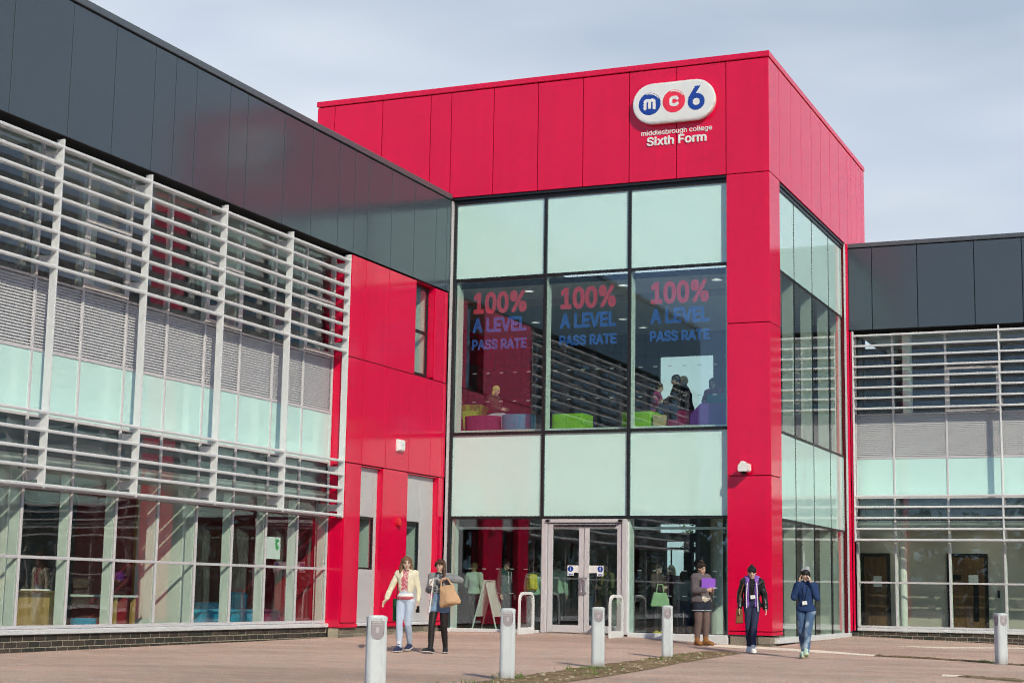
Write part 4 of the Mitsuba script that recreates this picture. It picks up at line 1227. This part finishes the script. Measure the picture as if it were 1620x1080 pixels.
def opener(person, width, depth0, z0, z1, mid=0.0, taper=0.0, yaw=0.0):
    """cuts the front of a jacket open, from z0 up to z1, in the person's own frame"""
    def f(mesh):
        c = person.J['chest']
        w0, w1 = width, width + taper
        P = np.array([[mid - w0, c[1] + depth0, z0], [mid + w0, c[1] + depth0, z0], [mid - w0 * 1.25, c[1] + .6, z0], [mid + w0 * 1.25, c[1] + .6, z0],
                      [mid - w1, c[1] + depth0, z1], [mid + w1, c[1] + depth0, z1], [mid - w1 * 1.25, c[1] + .6, z1], [mid + w1 * 1.25, c[1] + .6, z1]])
        wedge = m3.Manifold.hull_points(P.astype(np.float32))
        a = to_m3(mesh)
        return from_m3(a - wedge)
    return f


def yaw_to(x, y, off=0.0):
    """yaw that makes a person at (x, y) face the camera, turned by off (positive: to the picture's right)"""
    return math.atan2(CAM[1] - y, CAM[0] - x) - math.pi / 2 + off


# 1: girl in the cream jacket, walking towards the picture's left, looking down
p = Person('young woman with long brown hair in cream jacket and pale blue jeans', (3.70, -9.31), yaw_to(3.7, -9.31, -.35), 1.70,
           dict(hipR=(.08, .0, .87), hipL=(-.08, .0, .87), kneeR=(.075, .10, .47), ankR=(.05, .15, .09), toeR=(.06, .30, .035), kneeL=(-.06, .03, .475), ankL=(-.02, -.19, .14), toeL=(-.02, -.07, .055),
                elR=(.27, .02, 1.11), wrR=(.335, .10, .90), faR=(.05, .05, -.11), elL=(-.215, -.05, 1.09), wrL=(-.225, -.02, .86), faL=(.01, .03, -.12), hy=.45, hp=-.18, pelvis=(0, .02, .90)), .93)
p.body('p_skinpale')
p.put('jeans', p.torso(.010)[:1] + p.leg('R', .010) + p.leg('L', .010), 'p_jeanpale', None, 5, .009, 17)
p.put('shirt', p.torso(.012, .92)[1:], 'p_pinkprint', None, 6, .003)
p.put('shirt_hem', [bone(V(0, .015, 1.00), (.136, .100, .02), V(0, .02, .955), (.150, .110, .015))], 'p_whitetee', .02, 3)
p.put('jacket', p.torso(.027, .97, .0)[1:] + p.arm('R', .013, .93) + p.arm('L', .013, .93), 'p_cream', None, 4, .015, 13, opener(p, .06, .0, .80, 1.42, 0, .0))
p.put('collar', [bone(V(.05, .075, 1.30), .016, V(.085, .02, 1.395), .022), bone(V(-.05, .075, 1.30), .016, V(-.085, .02, 1.395), .022), bone(V(.085, .02, 1.395), .022, V(0, -.07, 1.41), .022), bone(V(-.085, .02, 1.395), .022, V(0, -.07, 1.41), .022)], 'p_cream', .015, 3)
p.hair('p_hairbrown', p.lock([(.06, -.03, .04), (.085, -.02, -.06), (.10, .01, -.17), (.095, .03, -.26)], .042, .022) + p.lock([(-.06, -.03, .04), (-.088, -.02, -.06), (-.10, .02, -.17), (-.09, .04, -.29)], .044, .020) + p.lock([(0, -.07, .0), (.02, -.085, -.12), (.0, -.09, -.24)], .07, .04), noise=.012)
for S in 'RL':
    p.put('sock', [bone(p.J['ank' + S] + V(0, 0, .02), .041, p.J['ank' + S] + V(0, 0, .075), .042)], 'p_sock', .02, 2)
p.shoes('p_navyshoe', 'p_rubber', .006)
w = p.world((.235, -.12, .72))
t = thing('carrier_bag', 'dark green carrier bag hanging beside the woman in the cream jacket', 'bag')
bg = bx(-.035, .035, -.12, .12, -.20, .20, .01).subdivide().subdivide()
bv = bg.vertices + .02 * (np.stack([meshkit.fbm(bg.vertices * 11 + q_ * 3, 2, q_) for q_ in range(3)], 1) - .5)
bg = trimesh.Trimesh(bv, bg.faces)
bg.apply_transform(trimesh.transformations.translation_matrix(w) @ trimesh.transformations.rotation_matrix(.6, [0, 0, 1]))
put(t + '__body', bg, 'p_greenbag', True)
w2 = p.world((.20, -.08, 1.33))
put(t + '__strap', tube([w + V(0, 0, .19), w * .5 + w2 * .5 + V(.02, 0, 0), w2], .008, 6), 'p_greenbag', 40)
k = thing('mobile_phone', 'dark mobile phone in the left hand of the woman in the cream jacket', 'phone')
w = p.world((-.235, .03, .74))
put(k + '__case', bx(w[0] - .035, w[0] + .035, w[1] - .006, w[1] + .006, w[2] - .06, w[2] + .06, .004), 'm_black')

# 2: girl with the tan shoulder bag
p = Person('young woman in grey cardigan and denim shorts carrying a tan bag', (4.36, -9.28), yaw_to(4.36, -9.28, -.30), 1.66,
           dict(kneeR=(.10, .12, .48), ankR=(.10, .16, .085), toeR=(.16, .30, .06), kneeL=(-.08, -.02, .475), ankL=(-.09, -.12, .09), toeL=(-.13, .02, .035), hipR=(.088, 0, .87), hipL=(-.088, 0, .87),
                elR=(.20, .03, 1.10), wrR=(.12, .21, 1.17), faR=(-.04, .06, .09), elL=(-.385, .02, 1.285), wrL=(-.16, .13, 1.315), faL=(.10, .03, -.05), hy=-.15, hp=-.10), .97)
p.body('p_skin')
p.put('tights', p.leg('R', .006) + p.leg('L', .006), 'p_tights', None, 5)
p.put('shorts', p.torso(.012)[:1] + p.leg('R', .022, .13) + p.leg('L', .022, .13), 'p_denim', None, 5, .005, 18)
p.put('shirt', p.torso(.014, .93)[1:], 'p_greyprint', None, 5, .004)
p.put('cardigan', p.torso(.026, .80, .012)[1:] + p.arm('R', .019, .95) + p.arm('L', .022, .93), 'p_greyknit', None, 4, .014, 12, opener(p, .085, .0, .70, 1.43))
p.put('cardigan_edge', [bone(V(.095, .105, 1.30), .012, V(.12, .115, 1.0), .012), bone(V(.12, .115, 1.0), .012, V(.15, .12, .72), .016)], 'p_whitetee', .02, 2)
p.hair('p_hairauburn', p.lock([(-.05, .05, .075), (.03, .085, .06), (.075, .05, .0)], .034, .018) + p.lock([(-.06, -.02, .05), (-.085, .01, -.06), (-.10, .05, -.15), (-.08, .07, -.23)], .038, .018), noise=.010)
p.shoes('p_blackshoe', 'p_rubber', .008)
t = thing('shoulder_bag', 'large tan shoulder bag hung on the arm of the woman in denim shorts', 'bag')
M = p.M @ trimesh.transformations.translation_matrix([-.215, .19, 1.035]) @ trimesh.transformations.rotation_matrix(.25, [0, 1, 0])
bagp = [m3.Manifold.batch_hull([ell((-.15, 0, -.16), (.05, .055, .05)), ell((.15, 0, -.16), (.05, .055, .05)), ell((-.10, 0, .13), (.03, .025, .03)), ell((.10, 0, .13), (.03, .025, .03)), ell((0, .02, -.13), (.12, .085, .06))])]
bm_ = fuse(bagp, .02, 4, .012, 12, 3)
bm_.apply_transform(M)
put(t + '__body', bm_, 'p_tan', True)
sp = [(M @ np.append(q_, 1))[:3] for q_ in (V(-.10, 0, .14), V(-.05, -.03, .27), V(.03, -.05, .30), V(.08, -.02, .26), V(.10, 0, .14))]
put(t + '__strap', tube(sp, .013, 8), 'p_tan', 40)
k = thing('mobile_phone', 'pale mobile phone held up by the woman in denim shorts', 'phone')
w = p.world((.085, .27, 1.24))
put(k + '__case', bx(w[0] - .033, w[0] + .033, w[1] - .006, w[1] + .006, w[2] - .06, w[2] + .06, .004), 'm_paper')

# 3: standing with the purple folder
p = Person('young woman in grey hoodie and dark shorts holding a purple folder', (6.97, -1.73), yaw_to(6.97, -1.73, .75), 1.74,
           dict(ankR=(.10, -.02, .085), toeR=(.15, .12, .03), ankL=(-.10, .02, .085), toeL=(-.13, .17, .03), hipR=(.09, 0, .87), hipL=(-.09, 0, .87), kneeR=(.10, .02, .47), kneeL=(-.10, .04, .47),
                elR=(.235, .05, 1.10), wrR=(.10, .27, 1.10), faR=(-.08, .08, .05), elL=(-.22, .04, 1.10), wrL=(-.02, .27, 1.08), faL=(.04, .10, .04), hp=-.28, hy=-.1), 1.27)
p.body('p_skin')
p.put('tights', p.leg('R', .004) + p.leg('L', .004), 'p_sheer', None, 5)
p.put('shorts', p.torso(.012)[:1] + p.leg('R', .024, .18) + p.leg('L', .024, .18), 'p_navyshort', None, 5, .005, 14)
for S in 'RL':
    p.put('shorts_hem', [ell(p.J['hip' + S] * .56 + p.J['knee' + S] * .44, (.134, .134, .018))], 'p_cuff', .02, 1)
p.put('shirt', p.torso(.026, .91, .004), 'p_creamtop', None, 5, .005)
p.put('hoodie', p.torso(.044, .84, .006) + p.arm('R', .026, .97) + p.arm('L', .026, .97) + [bone(V(-.07, -.09, 1.40), .045, V(.07, -.09, 1.40), .045)], 'p_hoodie', None, 4, .016, 11, opener(p, .115, .0, .70, 1.16))
p.hair('p_hairdark', [p.hell((0, -.055, .140), (.052, .048, .040))] + p.lock([(-.03, .05, .09), (.05, .045, .085)], .026, .020), noise=.010)
p.shoes('p_boot', None, .014)
for S in 'RL':
    p.put('boot_shaft', [bone(p.J['ank' + S], .050, p.J['ank' + S] + V(0, 0, .085), .058)], 'p_boot', .02, 3)
t = thing('folder', 'bright purple folder held against the chest of the woman in the grey hoodie', 'folder')
fo = bx(-.14, .14, -.012, .012, -.11, .11, .003)
fo.apply_transform(p.M @ trimesh.transformations.translation_matrix([.07, .285, 1.235]) @ trimesh.transformations.rotation_matrix(-.75, [0, 0, 1]) @ trimesh.transformations.rotation_matrix(-.06, [0, 1, 0]))
put(t + '__cover', fo, 'm_violet')
k = thing('mobile_phone', 'mobile phone in the hands of the woman with the purple folder', 'phone')
w = p.world((.0, .40, 1.15))
put(k + '__case', bx(w[0] - .05, w[0] + .05, w[1] - .02, w[1] + .02, w[2] - .008, w[2] + .008, .004), 'm_paper')


def badge(p, pts, y, label):
    k = thing('lanyard', label, 'lanyard')
    put(k + '__cord', tube([p.world(q) for q in pts], .004, 6), 'm_black')
    c = bx(-.045, .045, -.003, .003, -.035, .035)
    c.apply_transform(p.M @ trimesh.transformations.translation_matrix(pts[len(pts) // 2]) @ trimesh.transformations.translation_matrix([0, .004, -.035]) @ trimesh.transformations.rotation_matrix(.15, [0, 1, 0]))
    put(k + '__card', c, 'm_paper')


# 4: leather jacket
p = Person('young woman in black leather jacket with purple hood lining and white shoes', (8.80, -4.43), yaw_to(8.8, -4.43, -.03), 1.68,
           dict(kneeR=(.075, .02, .47), ankR=(.065, -.20, .12), toeR=(.085, -.08, .04), kneeL=(-.04, .13, .475), ankL=(-.025, .17, .09), toeL=(-.04, .32, .04), hipR=(.075, 0, .87), hipL=(-.075, 0, .87),
                elR=(.235, -.05, 1.09), wrR=(.235, .02, .86), elL=(-.235, -.03, 1.09), wrL=(-.255, .02, .86), hp=-.30, hy=.05, head=(0, .03, 1.53)), .90)
p.body('p_skinpale')
p.put('jeans', p.torso(.008)[:1] + p.leg('R', .008) + p.leg('L', .008), 'p_jeannavy', None, 5, .009, 16)
p.put('shirt', p.torso(.012, .93)[1:], 'p_blacktop', None, 5, .003)
p.put('lining', [q_ for i_, q_ in enumerate(p.torso(.030, .86, .010)) if i_ != 3] + [bone(V(.075, .06, 1.35), .045, V(.10, -.04, 1.42), .055), bone(V(-.075, .06, 1.35), .045, V(-.10, -.04, 1.42), .055), bone(V(.10, -.04, 1.42), .055, V(0, -.08, 1.44), .055), bone(V(-.10, -.04, 1.42), .055, V(0, -.08, 1.44), .055)], 'p_purple', None, 4, .005, 12, opener(p, .052, .02, .75, 1.45))
p.put('jacket', [q_ for i_, q_ in enumerate(p.torso(.044, .86, .012)) if i_ != 3] + p.arm('R', .024, 1.0) + p.arm('L', .026, 1.06) + [bone(V(.14, -.02, 1.335), .068, V(.09, -.05, 1.37), .055), bone(V(-.14, -.02, 1.335), .068, V(-.09, -.05, 1.37), .055)], 'p_leather', None, 3, .020, 13, opener(p, .12, .0, .70, 1.50))
p.put('cord', [bone(V(.085, .125, 1.33), .010, V(.105, .14, 1.10), .010), bone(V(.105, .14, 1.10), .010, V(.10, .135, .86), .010), bone(V(-.085, .125, 1.33), .010, V(-.105, .14, 1.10), .010), bone(V(-.105, .14, 1.10), .010, V(-.115, .135, .80), .010)], 'p_whitetee', .02, 1)
p.hair('p_hairblack', [p.hell((0, -.055, .118), (.036, .036, .030))] + p.lock([(.05, .055, .080), (0, .085, .068), (-.055, .065, .03)], .030, .018), noise=.008)
p.shoes('p_whitetee', 'p_rubber', .008)
badge(p, [(.05, .115, 1.36), (.03, .142, 1.2), (-.02, .148, 1.10), (-.04, .142, 1.2), (-.06, .115, 1.36)], .14, 'white badge on a black lanyard worn by the woman in leather jacket')
t = thing('satchel', 'brown satchel hanging at the right hip of the woman in leather jacket', 'bag')
sg = fuse([m3.Manifold.batch_hull([ell((-.05, -.09, -.12), .02), ell((.05, -.09, -.12), .02), ell((-.05, .09, -.12), .02), ell((.05, .09, -.12), .02), ell((-.04, -.08, .12), .02), ell((.04, .08, .12), .02), ell((-.04, .08, .12), .02), ell((.04, -.08, .12), .02)])], .03, 2, .006, 10, 2)
sg.apply_transform(p.M @ trimesh.transformations.translation_matrix([.245, -.04, .70]))
put(t + '__body', sg, 'p_brownbag', True)
put(t + '__strap', tube([p.world(q) for q in ((.25, -.04, .82), (.24, .03, 1.05), (.16, .07, 1.30), (.12, -.02, 1.43))], .011, 8), 'p_brownbag', 40)

# 5: beanie
p = Person('person in grey beanie and navy sweatshirt walking with both hands up at the face', (10.14, -5.63), yaw_to(10.14, -5.63, -.15), 1.63,
           dict(kneeR=(.085, .0, .47), ankR=(.085, -.22, .12), toeR=(.10, -.09, .04), kneeL=(-.055, .15, .485), ankL=(-.035, .24, .105), toeL=(-.045, .365, .10), hipR=(.085, 0, .87), hipL=(-.085, 0, .87),
                elR=(.215, .06, 1.12), wrR=(.115, .085, 1.40), faR=(-.03, .0, .12), elL=(-.215, .05, 1.12), wrL=(-.11, .085, 1.395), faL=(.03, .03, .12), hp=-.12, hy=.1), .97)
p.body('p_skinpale')
p.put('jeans', p.torso(.010)[:1] + p.leg('R', .013) + p.leg('L', .013), 'p_jeanfaded', None, 5, .011, 15)
p.put('sweatshirt', p.torso(.028, .85, .004) + p.arm('R', .024, .97) + p.arm('L', .024, .97), 'p_sweat', None, 4, .017, 11)
p.hair('p_hairblack', p.lock([(.06, .05, .06), (.0, .09, .05), (-.06, .06, .03)], .034, .026) + p.lock([(-.06, .0, .02), (-.075, .01, -.05)], .032, .02) + p.lock([(.06, .0, .02), (.075, .01, -.05)], .032, .02), noise=.006)
p.put('beanie', [m3.Manifold.batch_hull([p.hell((0, -.045, .075), (.088, .092, .066)), p.hell((0, -.06, .03), (.086, .075, .04))]), m3.Manifold.batch_hull([p.hell((-.02, -.06, .12), (.06, .06, .05)), p.hell((0, -.04, .07), (.085, .085, .05))])], 'p_beanie', .014, 4, .004, 40)
p.shoes('p_mint', 'p_yellowshoe', .010)
badge(p, [(.05, .115, 1.34), (.03, .135, 1.2), (0, .145, 1.06), (-.03, .135, 1.2), (-.05, .115, 1.34)], .14, 'white badge on a dark lanyard worn by the person in the beanie')

# people inside, behind the glass
INF = .134


def simple(label, x, y, yaw, H, hair, top, bottom, skin='p_skin', pose=None, long=False, z=INF, fat=1.0, hood=False, grp=None, shoe='p_blackshoe'):
    p = Person(label, (x, y, z), yaw, H, pose, fat, grp, .03)
    p.body(skin)
    p.put('trousers', p.torso(.010)[:1] + p.leg('R', .014) + p.leg('L', .014), bottom, None, 5)
    p.put('top', p.torso(.024, .86, .0) + p.arm('R', .02, .97) + p.arm('L', .02, .97) + ([bone(V(-.06, -.08, 1.40), .045, V(.06, -.08, 1.40), .045)] if hood else []), top, None, 4, .014)
    ex = (p.lock([(.055, -.04, .03), (.075, -.03, -.08), (.07, -.02, -.2)], .045, .025) + p.lock([(-.055, -.04, .03), (-.075, -.03, -.08), (-.07, -.02, -.2)], .045, .025) + p.lock([(0, -.07, 0), (0, -.08, -.2)], .065, .04)) if long else []
    p.hair(hair, ex)
    p.shoes(shoe, None)
    return p


g_in = None
AWAY, TOC, RT = -.4, math.pi - .35, -math.pi / 2
simple('student in pale green top seen from behind inside the left entrance window', .12, 1.55, .1, 1.66, 'p_hairblond', 'p_mintee', 'p_darkcloth', pose=dict(elL=(-.22, .05, 1.09), wrL=(-.12, .2, 1.0)))
q_ = simple('dark haired student in dark teal hoodie looking right inside the entrance', 1.02, 1.45, RT - .35, 1.74, 'p_hairdark', 'p_tealhood', 'p_darkcloth', 'p_skinpale', hood=True)
q_.put('cord', [bone(V(.05, .12, 1.36), .008, V(.06, .14, 1.10), .008), bone(V(-.05, .12, 1.36), .008, V(-.06, .14, 1.12), .008)], 'p_whitetee', .03, 1)
b_ = simple('student with a yellow backpack facing away just inside the entrance', 1.76, 1.5, .1, 1.66, 'p_hairdark', 'p_sage', 'p_darkcloth')
t = thing('backpack', 'yellow backpack worn by a student just inside the entrance', 'backpack')
bk = fuse([m3.Manifold.batch_hull([ell((-.09, 0, -.15), .055), ell((.09, 0, -.15), .055), ell((-.07, 0, .15), .045), ell((.07, 0, .15), .045)]), m3.Manifold.batch_hull([ell((-.06, -.05, -.13), .04), ell((.06, -.05, -.13), .04), ell((.06, -.05, -.02), .035), ell((-.06, -.05, -.02), .035)])], .03, 3)
bk.apply_transform(b_.M @ trimesh.transformations.translation_matrix([0, -.17, 1.19]))
put(t + '__body', bk, 'p_yellow', True)
for sx in (-1, 1):
    put(t + '__strap', tube([b_.world(v) for v in ((sx * .09, -.14, 1.32), (sx * .1, -.02, 1.42), (sx * .1, .1, 1.33), (sx * .11, .1, 1.15))], .014, 6), 'p_yellow', 40)
simple('student in sage green hoodie and black trousers behind the left door leaf', 2.32, 1.6, .3, 1.74, 'p_hairdark', 'p_sage', 'p_darkcloth', hood=True)
simple('student in pale jeans standing deep in the lobby behind the left door leaf', 2.35, 3.6, .2, 1.66, 'p_hairdark', 'p_darkcloth', 'p_denim')
q_ = simple('dark haired woman in olive cardigan and mustard scarf behind the right door leaf', 3.62, 1.5, TOC, 1.70, 'p_hairdark', 'p_olive', 'p_darkcloth', 'p_skin', pose=dict(elR=(.21, .02, 1.09), wrR=(.10, .22, 1.08), faR=(-.08, .08, .0), elL=(-.21, .02, 1.09), wrL=(-.08, .22, 1.05), faL=(.08, .08, .0)), long=True)
q_.put('scarf', [bone(V(-.06, .07, 1.38), .035, V(.06, .07, 1.38), .035), bone(V(.0, .10, 1.36), .03, V(.01, .13, 1.15), .025)], 'p_yellow', .03, 3)
simple('student in plum top partly hidden by the door frame', 4.92, 2.6, TOC + .6, 1.66, 'p_hairblond', 'p_plum', 'p_darkcloth', long=True)
q_ = simple('woman in dark coat and yellow boots carrying a pale green tote bag in the lobby', 4.95, 1.50, RT - .5, 1.68, 'p_hairbrown', 'p_brownjacket', 'p_darkcloth', 'p_skinpale', pose=dict(elR=(.21, .05, 1.10), wrR=(.14, .24, 1.08), faR=(-.05, .1, .02)), shoe='p_yellow')
t = thing('tote_bag', 'pale green tote bag carried in the lobby behind the right entrance window', 'bag')
M = trimesh.transformations.translation_matrix([5.10, 1.17, .95]) @ trimesh.transformations.rotation_matrix(.25, [0, 0, 1])
tb = fuse([m3.Manifold.batch_hull([ell((-.20, 0, -.13), (.03, .05, .03)), ell((.20, 0, -.13), (.03, .05, .03)), ell((-.13, 0, .15), .025), ell((.13, 0, .15), .025)])], .025, 2, .01, 9, 4)
tb.apply_transform(M)
put(t + '__body', tb, 'p_mintbag', True)
put(t + '__handle', tube([(M @ np.append(v, 1))[:3] for v in (V(-.09, 0, .15), V(-.06, 0, .36), V(.06, 0, .36), V(.09, 0, .15))], .012, 6), 'p_mintbag', 40)
simple('long haired student in grey jacket seen from behind in the lobby', 5.42, 2.0, .2, 1.52, 'p_hairdark', 'p_greyknit', 'p_jeannavy', long=True)
simple('tall student in black standing against the bright lobby window', 5.35, 3.4, .1, 1.82, 'p_hairblack', 'p_blacktop', 'p_darkcloth')

# seated upstairs
SIT = dict(pelvis=(0, 0, .52), waist=(0, .02, .67), chest=(0, .06, .86), neck=(0, .06, 1.02), head=(0, .10, 1.15), hipR=(.09, 0, .50), hipL=(-.09, 0, .50), kneeR=(.12, .42, .52), kneeL=(-.12, .42, .52), ankR=(.12, .42, .09), ankL=(-.12, .42, .09),
           toeR=(.13, .55, .03), toeL=(-.13, .55, .03), shR=(.16, .05, .965), shL=(-.16, .05, .965), elR=(.21, .12, .74), elL=(-.21, .12, .74), wrR=(.10, .32, .68), wrL=(-.10, .32, .68), faR=(-.02, .12, -.01), faL=(.02, .12, -.01), hp=-.35)


def seated(label, x, y, yaw, hair, top, bottom, skin='p_skin', long=False, dz=0.0, H=1.72, fat=1.0):
    p = Person(label, (x, y, FL + dz), yaw, H, SIT, fat, None, .03)
    p.body(skin)
    p.put('trousers', p.torso(.010)[:1] + p.leg('R', .014) + p.leg('L', .014), bottom, None, 5)
    p.put('top', p.torso(.030) + p.arm('R', .024, .97) + p.arm('L', .024, .97), top, None, 4, .014)
    ex = (p.lock([(.055, -.03, .03), (.075, -.01, -.08), (.07, .0, -.17)], .045, .028) + p.lock([(-.055, -.03, .03), (-.075, -.01, -.08), (-.07, .0, -.17)], .045, .028) + p.lock([(0, -.07, 0), (0, -.06, -.17)], .06, .04)) if long else []
    p.hair(hair, ex)
    p.shoes('p_blackshoe', None)
    return p


seated('blonde student in dark brown jacket sitting in the left upper entrance window', .36, 1.95, RT - .25, 'p_hairblond', 'p_brownjacket', 'p_jeanpale', 'p_skinpale', True, .20, 1.76)
seated('dark haired student in black sitting hunched in the right upper entrance window', 5.40, 1.75, math.pi / 2 + .1, 'p_hairdark', 'p_blacktop', 'p_jeannavy', dz=.22, H=1.84, fat=1.3)
seated('fair haired student in dark jacket hunched behind the student in black upstairs', 5.45, 2.2, math.pi / 2 + .2, 'p_hairblond', 'p_blacktop', 'p_jeannavy', dz=.24, H=1.84, fat=1.3)
seated('long haired student in magenta hoodie sitting beside the column upstairs', 5.98, 2.75, TOC + .2, 'p_hairauburn', 'p_magenta', 'p_darkcloth', 'p_skinpale', True, .26, 1.8)
seated('student in pink top half hidden behind the mullion upstairs', 4.72, 1.9, RT + .1, 'p_hairdark', 'p_magenta', 'p_darkcloth', 'p_skinpale', False, .16)
